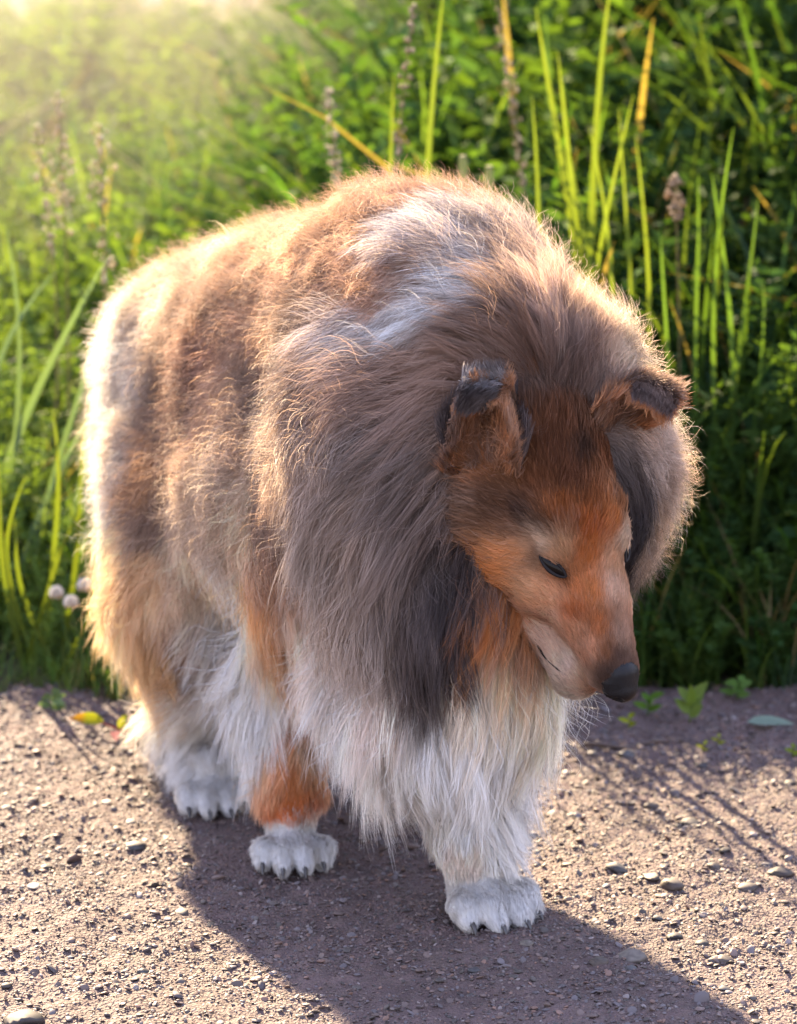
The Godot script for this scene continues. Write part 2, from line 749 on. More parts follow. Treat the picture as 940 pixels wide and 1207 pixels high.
func lock_mesh(sd: int, hairs: int, spread: float, thick: float, wave: float, turns: float, stray: float, apart := 0.7) -> ArrayMesh:
	var r := RandomNumberGenerator.new()
	r.seed = sd
	var v := PackedVector3Array()
	var n := PackedVector3Array()
	var c := PackedColorArray()
	var idx := PackedInt32Array()
	var lock_phase := r.randf() * TAU
	var clump := r.randf_range(0.45, 0.75)
	var seg := 6 if wave < 0.03 else 10
	for h in hairs:
		var root := Vector3(r.randf_range(-1, 1), r.randf_range(-0.9, 0.9), 0) * spread
		var l := r.randf_range(0.65, 1.08)
		var phase := lock_phase + r.randf_range(-1, 1) * apart
		var own := Vector3(r.randf_range(-1, 1), 0, r.randf_range(-1, 1)) * stray
		var bow := r.randf_range(0.05, 0.16)
		var face := r.randf() * PI
		var side := Vector3(cos(face), 0, sin(face))
		var tone := r.randf_range(0.78, 1.2)
		var base := v.size()
		for k in seg + 1:
			var t := float(k) / seg
			var p := root * Vector3(1.0 - clump * t, 1, 1) + Vector3(0, l * t, 0)
			p.z += bow * 4.0 * t * (1.0 - t) * 0.8
			p += own * t * t
			p.x += wave * sqrt(t) * sin(phase + turns * t)
			p.z += wave * 0.8 * sqrt(t) * cos(phase + turns * t)
			p.y -= wave * 0.5 * sin(phase + turns * t) * t
			var w := thick * (0.5 + 0.5 * (1.0 - t * t)) * (0.25 if k == seg else 1.0)
			v.append(p - side * w)
			v.append(p + side * w)
			var nn := (Vector3(0, -0.15, 0.75) + Vector3(r.randf_range(-1, 1), r.randf_range(-1, 1), 0) * 0.25).normalized()
			n.append((nn - side * 0.45).normalized())
			n.append((nn + side * 0.45).normalized())
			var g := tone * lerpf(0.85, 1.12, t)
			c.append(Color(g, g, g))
			c.append(Color(g, g, g))
		for k in seg:
			var b := base + k * 2
			if (v[b + 1] - v[b]).cross(v[b + 2] - v[b]).dot(n[b] + n[b + 1]) < 0.0:
				idx.append_array(PackedInt32Array([b, b + 1, b + 2, b + 1, b + 3, b + 2]))
			else:
				idx.append_array(PackedInt32Array([b, b + 2, b + 1, b + 1, b + 2, b + 3]))
	return array_mesh(v, n, c, idx)


var locks := {}
var bare: Array = []


func make_locks() -> void:
	locks.short = []
	locks.silk = []
	locks.wavy = []
	locks.wool = []
	locks.stray = []
	for k in 3:
		locks.short.append(lock_mesh(300 + k, 16, 0.30, 0.011, 0.02, 2.0, 0.10))
		locks.silk.append(lock_mesh(320 + k, 30, 0.12, 0.0022, 0.02, 3.0, 0.04))
		locks.wavy.append(lock_mesh(340 + k, 26, 0.14, 0.0028, 0.045, 6.0, 0.09))
		locks.wool.append(lock_mesh(360 + k, 16, 0.13, 0.0036, 0.16, 11.0, 0.2, 0.25))
	for k in 3:
		locks.stray.append(lock_mesh(380 + k, 5, 0.16, 0.0028, 0.10, 8.0, 0.3))


# puts locks of hair on every triangle of a groomed skin and hangs them under the dog, region by region
func grow(skin: Dictionary, parent: Node, names: Array, density: float, labels: Dictionary = {}) -> void:
	var bags := {}
	var v: PackedVector3Array = skin.v
	var n: PackedVector3Array = skin.n
	var idx: PackedInt32Array = skin.i
	for t in range(0, idx.size(), 3):
		var a := idx[t]
		var b := idx[t + 1]
		var c := idx[t + 2]
		var area := (v[b] - v[a]).cross(v[c] - v[a]).length() * 0.5
		var length: float = skin.length[a]
		# longer hair needs fewer locks
		var per := density * clampf(0.0035 / (length * length + 0.0003), 0.9, 7.0)
		var want := area * per * 10000.0
		var amount := int(want + rng.randf())
		for k in amount:
			var ra := sqrt(rng.randf())
			var rb := rng.randf()
			var wa := 1.0 - ra
			var wb := ra * (1.0 - rb)
			var wc := ra * rb
			var p := v[a] * wa + v[b] * wb + v[c] * wc
			var nn := (n[a] * wa + n[b] * wb + n[c] * wc).normalized()
			var skip := false
			for spot in bare:
				if p.distance_squared_to(spot[0]) < spot[1]:
					skip = true
			if skip:
				continue
			var f: Vector3 = skin.flow[a] * wa + skin.flow[b] * wb + skin.flow[c] * wc
			var l: float = skin.length[a] * wa + skin.length[b] * wb + skin.length[c] * wc
			var li: float = skin.lift[a] * wa + skin.lift[b] * wb + skin.lift[c] * wc
			var cu: float = skin.curl[a] * wa + skin.curl[b] * wb + skin.curl[c] * wc
			var col: Color = skin.color[a] * wa + skin.color[b] * wb + skin.color[c] * wc
			var reg: int = skin.region[a]
			f -= nn * f.dot(nn)
			f = (f.normalized() if f.length() > 0.05 else nn.cross(Vector3(0.3, 0.1, 1)).normalized())
			var swirl := noise.get_noise_3dv(p * 16.0) * (0.5 + 1.2 * cu) + rng.randfn(0.0, 0.10 + 0.35 * cu)
			if l < 0.03 and cu < 0.2:
				swirl *= 0.45
			f = f.rotated(nn, swirl)
			var y := (f + nn * li * rng.randf_range(0.55, 1.3) * (1.0 + 0.9 * noise.get_noise_3dv(p * 17.0 + Vector3(0, 7, 0)))).normalized()
			var x := y.cross(nn).normalized()
			var z := x.cross(y)
			l *= rng.randf_range(0.7, 1.2) * (1.0 + 0.55 * noise.get_noise_3dv(p * 15.0 + Vector3(5, 5, 5)))
			var kind := "short"
			if l >= 0.032:
				kind = "silk" if cu + 0.12 * rng.randf() < 0.26 else ("wavy" if cu < 0.55 else "wool")
				if rng.randf() < 0.10 + 0.34 * cu:
					kind = "stray"
					l = lerpf(l, 0.045, 0.4)
					y = (y + nn * rng.randf_range(0.2, 0.9)).normalized()
					x = y.cross(nn).normalized()
					z = x.cross(y)
			var w := rng.randf_range(0.8, 1.3) if kind != "silk" else rng.randf_range(0.45, 1.0)
			# tufts lighter and darker than their neighbours
			var tone := 1.0 + 0.55 * noise.get_noise_3d(p.x * 26.0 + 3.0, p.y * 12.0, p.z * 26.0) + rng.randfn(0.0, 0.13 + 0.14 * cu)
			if l < 0.03:
				tone = 1.0 + (tone - 1.0) * 0.55 + 0.22 * noise.get_noise_3d(p.x * 70.0, p.y * 34.0, p.z * 70.0) + rng.randfn(0.0, 0.10)
			tone = clampf(tone * (1.3 if kind == "stray" else 1.0), 0.4, 1.8)
			col = Color(col.r * tone, col.g * tone, col.b * tone)
			if l > 0.03 and reg < 2:
				var patch := noise.get_noise_3d(p.x * 9.0 + 40.0, p.y * 5.0, p.z * 9.0)
				var dark_hair := smoothstep(0.06, 0.16, col.g)
				col = col.lerp(Color(0.33, 0.17, 0.075), clampf(patch * 1.2, 0.0, 0.35) * dark_hair) if patch > 0.0 else col.lerp(Color(0.04, 0.028, 0.024), clampf(-patch * 1.6, 0.0, 0.5) * smoothstep(0.5, 0.3, col.g))
			if reg < 2:
				var grey := col.r * 0.3 + col.g * 0.6 + col.b * 0.1
				var pale := 1.0 - smoothstep(0.82, 0.92, (col.r - col.b) / maxf(col.r, 0.01))
				col = col.lerp(Color(grey, grey, grey), (0.22 if reg == 0 else 0.30) * pale)
			if col.g > 0.42 and reg == 0 and rng.randf() < 0.35:
				col = col.lerp(Color(0.26, 0.17, 0.11), rng.randf_range(0.3, 0.9))
			if col.g > 0.08:
				col = col.lerp(Color(0.55, 0.46, 0.39), clampf(rng.randfn(0.0, 0.08), 0.0, 0.3))
			col = Color(1.12 * pow(col.r, 0.86), 1.12 * pow(col.g, 0.86), 1.12 * pow(col.b, 0.86))
			col = Color(minf(col.r, 0.90), minf(col.g, 0.88), minf(col.b, 0.85))
			var key := "%d %s %d" % [reg, kind, rng.randi() % 3]
			if not bags.has(key):
				bags[key] = [[], []]
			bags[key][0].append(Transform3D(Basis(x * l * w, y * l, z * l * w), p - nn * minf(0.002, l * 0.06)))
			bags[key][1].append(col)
	for key: String in bags:
		var s := key.split(" ")
		scatter(names[int(s[0])], locks[s[1]][int(s[2])], M.hair, bags[key][0], bags[key][1], parent, labels.get(int(s[0]), ""))


func paw(bones: Array, ankle: Vector3, ahead: Vector3, size: float) -> Array:
	var side := ahead.cross(Vector3.UP).normalized()
	add_bone(bones, ankle + Vector3(0, 0.03, 0) - ahead * 0.004, ankle, 0.024 * size, 0.025 * size)
	add_bone(bones, ankle, ankle + ahead * 0.022 * size + Vector3(0, 0.022 * size - ankle.y, 0), 0.024 * size, 0.021 * size)
	var tips := []
	for k in 4:
		var lat: float = [-0.035, -0.0128, 0.0128, 0.035][k] * size
		var far: float = [0.043, 0.060, 0.060, 0.043][k] * size
		var base := ankle + ahead * 0.016 * size + side * lat * 0.65
		base.y = 0.021 * size
		var knuckle := ankle + ahead * far * 0.72 + side * lat
		knuckle.y = 0.0215 * size
		var tip := ankle + ahead * far + side * lat * 1.05
		tip.y = 0.0115 * size
		add_bone(bones, base, knuckle, 0.0140 * size, 0.0122 * size)
		add_bone(bones, knuckle, tip, 0.0122 * size, 0.0098 * size)
		tips.append([tip + ahead * 0.007 * size + Vector3(0, -0.001, 0), (ahead + side * lat * 4.0).normalized()])
	return tips


func build_dog() -> void:
	add_bone(trunk_bones, Vector3(0.0425, 0.4997, -0.1400), Vector3(0.0039, 0.5083, -0.2000), 0.1030, 0.1030)
	add_bone(trunk_bones, Vector3(0.0039, 0.5083, -0.2000), Vector3(-0.0775, 0.4503, -0.3300), 0.1030, 0.1100)
	add_bone(trunk_bones, Vector3(-0.0775, 0.4503, -0.3300), Vector3(-0.1812, 0.4039, -0.5000), 0.1100, 0.0900)
	add_bone(trunk_bones, Vector3(-0.1812, 0.4039, -0.5000), Vector3(-0.2212, 0.3380, -0.5600), 0.0900, 0.0740)
	add_bone(trunk_bones, Vector3(0.0267, 0.3908, -0.0700), Vector3(-0.0563, 0.3477, -0.2500), 0.1100, 0.1250)
	add_bone(trunk_bones, Vector3(-0.0563, 0.3477, -0.2500), Vector3(-0.1518, 0.2897, -0.4200), 0.1250, 0.1000)
	add_bone(trunk_bones, Vector3(0.0231, 0.4739, -0.1200), Vector3(0.0267, 0.3932, -0.0600), 0.1100, 0.1150)
	add_bone(trunk_bones, Vector3(0.0267, 0.3932, -0.0600), Vector3(0.0455, 0.3014, -0.0200), 0.1150, 0.0850)
	add_bone(trunk_bones, Vector3(0.0455, 0.3014, -0.0200), Vector3(0.0681, 0.2441, 0.0000), 0.0850, 0.0500)
	add_bone(trunk_bones, Vector3(-0.1142, 0.4190, -0.3200), Vector3(-0.1299, 0.2972, -0.3200), 0.0820, 0.0800)
	add_bone(trunk_bones, Vector3(0.0233, 0.4972, -0.1600), Vector3(0.0986, 0.4595, -0.0600), 0.1050, 0.1000)
	add_bone(trunk_bones, Vector3(0.0986, 0.4595, -0.0600), Vector3(0.1287, 0.4096, -0.0400), 0.1000, 0.0900)
	add_bone(trunk_bones, Vector3(0.0879, 0.3908, -0.0700), Vector3(0.1411, 0.3775, -0.0600), 0.1000, 0.0800)
	add_bone(trunk_bones, Vector3(0.1411, 0.3775, -0.0600), Vector3(0.1297, 0.2960, -0.0400), 0.0800, 0.0620)
	add_bone(trunk_bones, Vector3(-0.1980, 0.3071, -0.4200), Vector3(-0.2061, 0.2066, -0.3400), 0.0850, 0.0600)
	add_bone(trunk_bones, Vector3(-0.2061, 0.2066, -0.3400), Vector3(-0.2016, 0.0641, -0.3800), 0.0600, 0.0260)
	add_bone(trunk_bones, Vector3(-0.2016, 0.0641, -0.3800), Vector3(-0.1875, 0.0125, -0.3200), 0.0260, 0.0190)
	add_bone(trunk_bones, Vector3(-0.1573, 0.2736, -0.5600), Vector3(-0.1226, 0.1613, -0.5400), 0.0800, 0.0550)
	add_bone(trunk_bones, Vector3(-0.1226, 0.1613, -0.5400), Vector3(-0.1258, 0.0560, -0.6200), 0.0550, 0.0280)
	add_bone(trunk_bones, Vector3(-0.1258, 0.0560, -0.6200), Vector3(-0.1205, 0.0179, -0.5850), 0.0280, 0.0220)
	add_bone(trunk_bones, Vector3(-0.0547, 0.3122, -0.1300), Vector3(-0.0964, 0.1697, -0.2000), 0.0700, 0.0400)
	add_bone(trunk_bones, Vector3(-0.0964, 0.1697, -0.2000), Vector3(-0.1026, 0.0673, -0.1650), 0.0400, 0.0210)
	add_bone(trunk_bones, Vector3(-0.1026, 0.0673, -0.1650), Vector3(-0.1017, 0.0211, -0.1520), 0.0210, 0.0190)
	add_bone(trunk_bones, Vector3(0.0678, 0.3068, 0.0000), Vector3(0.0578, 0.1816, -0.0500), 0.0650, 0.0450)
	add_bone(trunk_bones, Vector3(0.0578, 0.1816, -0.0500), Vector3(0.0652, 0.0751, -0.0050), 0.0450, 0.0240)
	add_bone(trunk_bones, Vector3(0.0652, 0.0751, -0.0050), Vector3(0.0707, 0.0242, 0.0000), 0.0240, 0.0220)
	add_bone(trunk_bones, Vector3(-0.2297, 0.3318, -0.5400), Vector3(-0.2464, 0.1988, -0.5700), 0.0350, 0.0300)
	add_bone(trunk_bones, Vector3(-0.2464, 0.1988, -0.5700), Vector3(-0.2503, 0.1158, -0.5400), 0.0300, 0.0260)
	add_bone(trunk_bones, Vector3(-0.2503, 0.1158, -0.5400), Vector3(-0.2263, 0.0621, -0.4900), 0.0260, 0.0120)
	add_bone(trunk_bones, Vector3(-0.0547, 0.2745, -0.1200), Vector3(-0.0062, 0.2141, -0.0900), 0.0500, 0.0620)
	add_bone(trunk_bones, Vector3(-0.0062, 0.2141, -0.0900), Vector3(0.0420, 0.2066, -0.0200), 0.0620, 0.0680)
	add_bone(trunk_bones, Vector3(0.0420, 0.2066, -0.0200), Vector3(0.0912, 0.2293, -0.0100), 0.0680, 0.0480)
	add_bone(head_bones, Vector3(0.1180, 0.4359, 0.0378), Vector3(0.1432, 0.3817, 0.0682), 0.0540, 0.0500)
	add_bone(head_bones, Vector3(0.0881, 0.3925, 0.0608), Vector3(0.1290, 0.3304, 0.0816), 0.0400, 0.0290)
	add_bone(head_bones, Vector3(0.1533, 0.3968, 0.0147), Vector3(0.1649, 0.3329, 0.0562), 0.0400, 0.0290)
	add_bone(head_bones, Vector3(0.1456, 0.3746, 0.0710), Vector3(0.1651, 0.3159, 0.0930), 0.0430, 0.0315)
	add_bone(head_bones, Vector3(0.1651, 0.3159, 0.0930), Vector3(0.1854, 0.2633, 0.1167), 0.0315, 0.0210)
	add_bone(head_bones, Vector3(0.1076, 0.3528, 0.0152), Vector3(0.1579, 0.2495, 0.0765), 0.0420, 0.0225)
	add_bone(head_bones, Vector3(0.1399, 0.3836, 0.1021), Vector3(0.1394, 0.3673, 0.1084), 0.0160, 0.0125)
	add_bone(head_bones, Vector3(0.1758, 0.3860, 0.0767), Vector3(0.1834, 0.3703, 0.0773), 0.0160, 0.0125)
	add_guide(coat_guides, 0.006, 0.622, -0.217, -1.00, 0.08, -0.02, 0.036, 0.43, Color(0.479, 0.246, 0.122), 0.85, 0)
	add_guide(coat_guides, -0.040, 0.620, -0.216, -1.00, -0.00, 0.00, 0.036, 0.43, Color(0.479, 0.246, 0.122), 0.85, 0)
	add_guide(coat_guides, -0.099, 0.579, -0.343, -1.00, -0.08, 0.02, 0.036, 0.43, Color(0.479, 0.246, 0.122), 0.80, 0)
	add_guide(coat_guides, -0.147, 0.570, -0.355, -0.98, -0.17, 0.04, 0.034, 0.43, Color(0.610, 0.361, 0.188), 0.70, 0)
	add_guide(coat_guides, -0.194, 0.510, -0.507, -0.94, -0.33, 0.08, 0.036, 0.43, Color(0.610, 0.361, 0.188), 0.60, 0)
	add_guide(coat_guides, -0.231, 0.482, -0.457, -0.77, -0.62, 0.16, 0.038, 0.43, Color(0.730, 0.527, 0.328), 0.60, 0)
	add_guide(coat_guides, -0.081, 0.569, -0.152, -0.87, -0.49, 0.12, 0.034, 0.43, Color(0.479, 0.246, 0.122), 0.90, 0)
	add_guide(coat_guides, -0.123, 0.544, -0.244, -0.87, -0.49, 0.12, 0.034, 0.43, Color(0.479, 0.246, 0.122), 0.90, 0)
	add_guide(coat_guides, -0.056, 0.600, -0.171, -0.98, -0.17, 0.04, 0.034, 0.43, Color(0.445, 0.216, 0.098), 0.90, 0)
	add_guide(coat_guides, -0.167, 0.509, -0.276, -0.64, -0.74, 0.19, 0.034, 0.39, Color(0.262, 0.133, 0.072), 0.80, 0)
	add_guide(coat_guides, -0.207, 0.457, -0.336, -0.50, -0.84, 0.21, 0.034, 0.35, Color(0.216, 0.109, 0.060), 0.60, 0)  # dark band paints the shadow between ribcage and rump into the coat
	add_guide(coat_guides, -0.184, 0.465, -0.269, -0.34, -0.91, 0.23, 0.036, 0.39, Color(0.413, 0.181, 0.089), 0.80, 0)
	add_guide(coat_guides, -0.136, 0.476, -0.211, -0.42, -0.88, 0.22, 0.036, 0.39, Color(0.462, 0.258, 0.136), 0.90, 0)
	add_guide(coat_guides, -0.125, 0.507, -0.205, -0.64, -0.74, 0.19, 0.034, 0.39, Color(0.584, 0.270, 0.114), 0.90, 0)
	add_guide(coat_guides, -0.091, 0.487, -0.102, -0.34, -0.91, 0.23, 0.036, 0.39, Color(0.402, 0.270, 0.181), 0.80, 0)
	add_guide(coat_guides, -0.042, 0.569, -0.086, -0.87, -0.49, 0.12, 0.034, 0.39, Color(0.479, 0.238, 0.122), 0.85, 0)
	add_guide(coat_guides, -0.018, 0.597, -0.111, -0.94, -0.33, 0.08, 0.034, 0.43, Color(0.479, 0.246, 0.122), 0.80, 0)
	add_guide(coat_guides, 0.037, 0.617, -0.171, -0.97, 0.25, -0.06, 0.036, 0.43, Color(0.468, 0.223, 0.107), 0.80, 0)
	add_guide(coat_guides, -0.067, 0.532, -0.078, -0.64, -0.74, 0.19, 0.036, 0.35, Color(0.356, 0.212, 0.130), 0.70, 0)
	add_guide(coat_guides, -0.106, 0.447, -0.131, -0.17, -0.96, 0.24, 0.038, 0.35, Color(0.356, 0.238, 0.156), 0.60, 0)
	add_guide(coat_guides, 0.020, 0.597, -0.087, -0.94, -0.33, 0.08, 0.055, 0.35, Color(0.753, 0.658, 0.604), 0.30, 0)
	add_guide(coat_guides, 0.059, 0.602, -0.102, -0.98, -0.17, 0.04, 0.055, 0.35, Color(0.730, 0.631, 0.565), 0.30, 0)
	add_guide(coat_guides, 0.089, 0.587, -0.086, -1.00, 0.08, -0.02, 0.055, 0.35, Color(0.610, 0.503, 0.434), 0.30, 0)
	add_guide(coat_guides, 0.039, 0.581, -0.058, -0.87, -0.49, 0.12, 0.050, 0.35, Color(0.533, 0.305, 0.175), 0.30, 0)
	add_guide(coat_guides, -0.007, 0.574, -0.063, -0.82, -0.56, 0.14, 0.050, 0.35, Color(0.546, 0.246, 0.102), 0.50, 0)
	add_guide(coat_guides, 0.086, 0.571, -0.042, -0.98, -0.17, 0.04, 0.060, 0.33, Color(0.913, 0.839, 0.745), 0.20, 0)
	add_guide(coat_guides, 0.053, 0.560, -0.026, -0.87, -0.49, 0.12, 0.060, 0.33, Color(0.913, 0.839, 0.745), 0.20, 0)
	add_guide(coat_guides, 0.019, 0.548, -0.024, -0.82, -0.56, 0.14, 0.062, 0.33, Color(0.913, 0.839, 0.745), 0.22, 0)
	add_guide(coat_guides, -0.013, 0.536, -0.028, -0.74, -0.65, 0.16, 0.060, 0.33, Color(0.761, 0.658, 0.591), 0.25, 0)
	add_guide(coat_guides, 0.109, 0.567, -0.039, -0.98, 0.17, -0.04, 0.060, 0.33, Color(0.413, 0.238, 0.150), 0.20, 1)
	add_guide(coat_guides, 0.040, 0.540, -0.006, -0.77, -0.62, 0.16, 0.060, 0.30, Color(0.509, 0.283, 0.162), 0.20, 1)
	add_guide(coat_guides, -0.023, 0.517, -0.018, -0.64, -0.74, 0.19, 0.060, 0.33, Color(0.558, 0.296, 0.150), 0.30, 0)
	add_guide(coat_guides, 0.078, 0.547, 0.002, -0.97, -0.25, 0.06, 0.060, 0.30, Color(0.413, 0.227, 0.133), 0.15, 1)
	add_guide(coat_guides, 0.110, 0.578, -0.084, -0.71, 0.69, -0.17, 0.043, 0.43, Color(0.413, 0.238, 0.141), 0.40, 1)
	add_guide(coat_guides, 0.136, 0.559, -0.036, -0.09, 0.97, -0.24, 0.043, 0.43, Color(0.479, 0.270, 0.165), 0.50, 1)
	add_guide(coat_guides, 0.166, 0.532, -0.015, 0.34, 0.91, -0.23, 0.038, 0.47, Color(0.584, 0.347, 0.202), 0.60, 1)
	add_guide(coat_guides, 0.190, 0.502, -0.022, 0.57, 0.79, -0.20, 0.036, 0.47, Color(0.730, 0.527, 0.328), 0.60, 1)
	add_guide(coat_guides, 0.113, 0.544, 0.007, -0.71, 0.69, -0.17, 0.062, 0.33, Color(0.328, 0.159, 0.082), 0.15, 1)
	add_guide(coat_guides, 0.089, 0.531, 0.021, -0.97, 0.25, -0.06, 0.062, 0.31, Color(0.254, 0.122, 0.060), 0.12, 1)
	add_guide(coat_guides, 0.120, 0.516, 0.031, -0.42, 0.88, -0.22, 0.057, 0.33, Color(0.216, 0.084, 0.033), 0.10, 1)
	add_guide(coat_guides, 0.144, 0.522, 0.016, -0.00, 0.97, -0.24, 0.047, 0.35, Color(0.356, 0.198, 0.133), 0.15, 1)
	add_guide(coat_guides, 0.159, 0.497, 0.022, 0.26, 0.94, -0.23, 0.038, 0.35, Color(0.231, 0.109, 0.063), 0.10, 1)
	add_guide(coat_guides, 0.135, 0.546, -0.006, -0.42, 0.88, -0.22, 0.057, 0.35, Color(0.479, 0.283, 0.188), 0.15, 1)
	add_guide(coat_guides, 0.100, 0.509, 0.037, -0.94, 0.33, -0.08, 0.043, 0.31, Color(0.209, 0.093, 0.045), 0.10, 1)
	add_guide(coat_guides, 0.061, 0.521, 0.023, -0.94, -0.33, 0.08, 0.067, 0.31, Color(0.342, 0.165, 0.089), 0.15, 1)
	add_guide(coat_guides, 0.012, 0.516, 0.002, -0.77, -0.62, 0.16, 0.067, 0.31, Color(0.509, 0.238, 0.107), 0.20, 1)
	add_guide(coat_guides, -0.031, 0.499, -0.006, -0.57, -0.79, 0.20, 0.062, 0.33, Color(0.509, 0.246, 0.114), 0.30, 1)
	add_guide(coat_guides, 0.026, 0.481, 0.036, -0.71, -0.69, 0.17, 0.071, 0.31, Color(0.356, 0.181, 0.098), 0.15, 1)
	add_guide(coat_guides, -0.007, 0.456, 0.044, -0.57, -0.79, 0.20, 0.071, 0.31, Color(0.342, 0.212, 0.136), 0.20, 1)
	add_guide(coat_guides, 0.031, 0.445, 0.056, -0.57, -0.79, 0.20, 0.076, 0.31, Color(0.216, 0.133, 0.089), 0.12, 1)
	add_guide(coat_guides, -0.028, 0.415, 0.049, -0.34, -0.91, 0.23, 0.071, 0.31, Color(0.356, 0.227, 0.150), 0.20, 1)
	add_guide(coat_guides, -0.061, 0.455, 0.006, -0.26, -0.94, 0.23, 0.062, 0.33, Color(0.423, 0.258, 0.150), 0.40, 1)
	add_guide(coat_guides, -0.052, 0.376, 0.034, -0.26, -0.94, 0.23, 0.076, 0.31, Color(0.381, 0.266, 0.188), 0.15, 1)
	add_guide(coat_guides, -0.003, 0.390, 0.060, -0.37, -0.90, 0.22, 0.081, 0.31, Color(0.242, 0.159, 0.114), 0.12, 1)
	add_guide(coat_guides, 0.042, 0.413, 0.062, -0.42, -0.88, 0.22, 0.081, 0.31, Color(0.202, 0.114, 0.074), 0.10, 1)
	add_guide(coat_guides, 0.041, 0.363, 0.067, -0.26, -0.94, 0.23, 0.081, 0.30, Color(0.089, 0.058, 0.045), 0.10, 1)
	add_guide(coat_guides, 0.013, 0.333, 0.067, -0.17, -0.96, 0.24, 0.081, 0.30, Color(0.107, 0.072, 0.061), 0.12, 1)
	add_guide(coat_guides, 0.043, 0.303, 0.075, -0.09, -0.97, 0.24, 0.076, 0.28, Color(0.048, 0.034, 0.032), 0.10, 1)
	add_guide(coat_guides, 0.021, 0.277, 0.065, -0.09, -0.97, 0.24, 0.076, 0.28, Color(0.076, 0.051, 0.045), 0.10, 1)
	add_guide(coat_guides, -0.022, 0.320, 0.047, -0.24, -0.94, 0.23, 0.081, 0.31, Color(0.413, 0.296, 0.220), 0.15, 1)
	add_guide(coat_guides, -0.045, 0.321, 0.025, -0.24, -0.94, 0.23, 0.081, 0.31, Color(0.509, 0.356, 0.246), 0.20, 1)
	add_guide(coat_guides, 0.064, 0.439, 0.055, -0.57, -0.79, 0.20, 0.057, 0.31, Color(0.356, 0.181, 0.093), 0.15, 1)
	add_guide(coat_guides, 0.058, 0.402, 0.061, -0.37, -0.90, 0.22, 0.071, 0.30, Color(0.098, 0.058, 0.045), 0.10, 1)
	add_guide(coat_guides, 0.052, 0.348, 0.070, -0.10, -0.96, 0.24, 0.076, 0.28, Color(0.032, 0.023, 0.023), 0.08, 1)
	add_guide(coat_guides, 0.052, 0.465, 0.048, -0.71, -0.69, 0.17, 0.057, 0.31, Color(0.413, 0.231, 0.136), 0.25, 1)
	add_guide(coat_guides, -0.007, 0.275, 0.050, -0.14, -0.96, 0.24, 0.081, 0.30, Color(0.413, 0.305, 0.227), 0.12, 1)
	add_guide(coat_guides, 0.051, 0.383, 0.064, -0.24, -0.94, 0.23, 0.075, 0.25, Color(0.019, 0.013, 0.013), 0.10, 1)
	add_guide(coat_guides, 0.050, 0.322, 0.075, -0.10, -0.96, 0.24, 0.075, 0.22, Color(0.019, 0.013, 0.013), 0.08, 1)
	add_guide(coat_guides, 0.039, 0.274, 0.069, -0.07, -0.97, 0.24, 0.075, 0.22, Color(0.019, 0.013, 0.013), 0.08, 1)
	add_guide(coat_guides, 0.027, 0.238, 0.057, -0.09, -0.97, 0.24, 0.070, 0.22, Color(0.045, 0.030, 0.025), 0.10, 1)
	add_guide(coat_guides, 0.010, 0.294, 0.065, -0.14, -0.96, 0.24, 0.080, 0.25, Color(0.089, 0.054, 0.042), 0.10, 1)
	add_guide(coat_guides, 0.089, 0.323, 0.068, -0.50, -0.84, 0.21, 0.050, 0.35, Color(0.617, 0.202, 0.042), 0.15, 1)
	add_guide(coat_guides, 0.104, 0.294, 0.062, -0.37, -0.90, 0.22, 0.050, 0.35, Color(0.658, 0.231, 0.054), 0.12, 1)
	add_guide(coat_guides, 0.081, 0.289, 0.070, -0.26, -0.94, 0.23, 0.055, 0.35, Color(0.578, 0.195, 0.042), 0.12, 1)
	add_guide(coat_guides, 0.070, 0.311, 0.074, -0.34, -0.91, 0.23, 0.050, 0.30, Color(0.546, 0.159, 0.033), 0.12, 1)
	add_guide(coat_guides, 0.099, 0.273, 0.059, -0.09, -0.97, 0.24, 0.060, 0.30, Color(0.807, 0.578, 0.371), 0.12, 2)
	add_guide(coat_guides, 0.120, 0.263, 0.042, -0.03, -0.97, 0.24, 0.055, 0.30, Color(0.823, 0.617, 0.413), 0.12, 2)
	add_guide(coat_guides, -0.091, 0.420, -0.023, -0.17, -0.96, 0.24, 0.047, 0.35, Color(0.356, 0.212, 0.130), 0.50, 0)
	add_guide(coat_guides, -0.129, 0.421, -0.149, -0.21, -0.95, 0.24, 0.043, 0.37, Color(0.546, 0.305, 0.156), 0.70, 0)
	add_guide(coat_guides, -0.105, 0.364, -0.065, -0.10, -0.96, 0.24, 0.047, 0.33, Color(0.262, 0.138, 0.078), 0.30, 0)
	add_guide(coat_guides, -0.112, 0.324, -0.081, -0.09, -0.97, 0.24, 0.057, 0.33, Color(0.638, 0.283, 0.107), 0.25, 0)
	add_guide(coat_guides, -0.149, 0.387, -0.156, -0.21, -0.95, 0.24, 0.043, 0.37, Color(0.578, 0.376, 0.223), 0.70, 0)
	add_guide(coat_guides, -0.167, 0.433, -0.232, -0.26, -0.94, 0.23, 0.038, 0.39, Color(0.687, 0.347, 0.162), 0.80, 0)
	add_guide(coat_guides, -0.138, 0.348, -0.129, -0.12, -0.96, 0.24, 0.047, 0.35, Color(0.745, 0.456, 0.235), 0.50, 0)
	add_guide(coat_guides, -0.180, 0.327, -0.204, -0.17, -0.96, 0.24, 0.043, 0.39, Color(0.610, 0.413, 0.254), 0.70, 0)
	add_guide(coat_guides, -0.206, 0.384, -0.296, -0.37, -0.90, 0.22, 0.036, 0.35, Color(0.216, 0.109, 0.063), 0.60, 0)  # same painted shadow band, continued down the flank
	add_guide(coat_guides, -0.262, 0.397, -0.440, -0.42, -0.88, 0.22, 0.043, 0.47, Color(0.839, 0.701, 0.552), 0.60, 0)
	add_guide(coat_guides, -0.275, 0.428, -0.486, -0.57, -0.79, 0.20, 0.038, 0.47, Color(0.839, 0.701, 0.552), 0.60, 0)
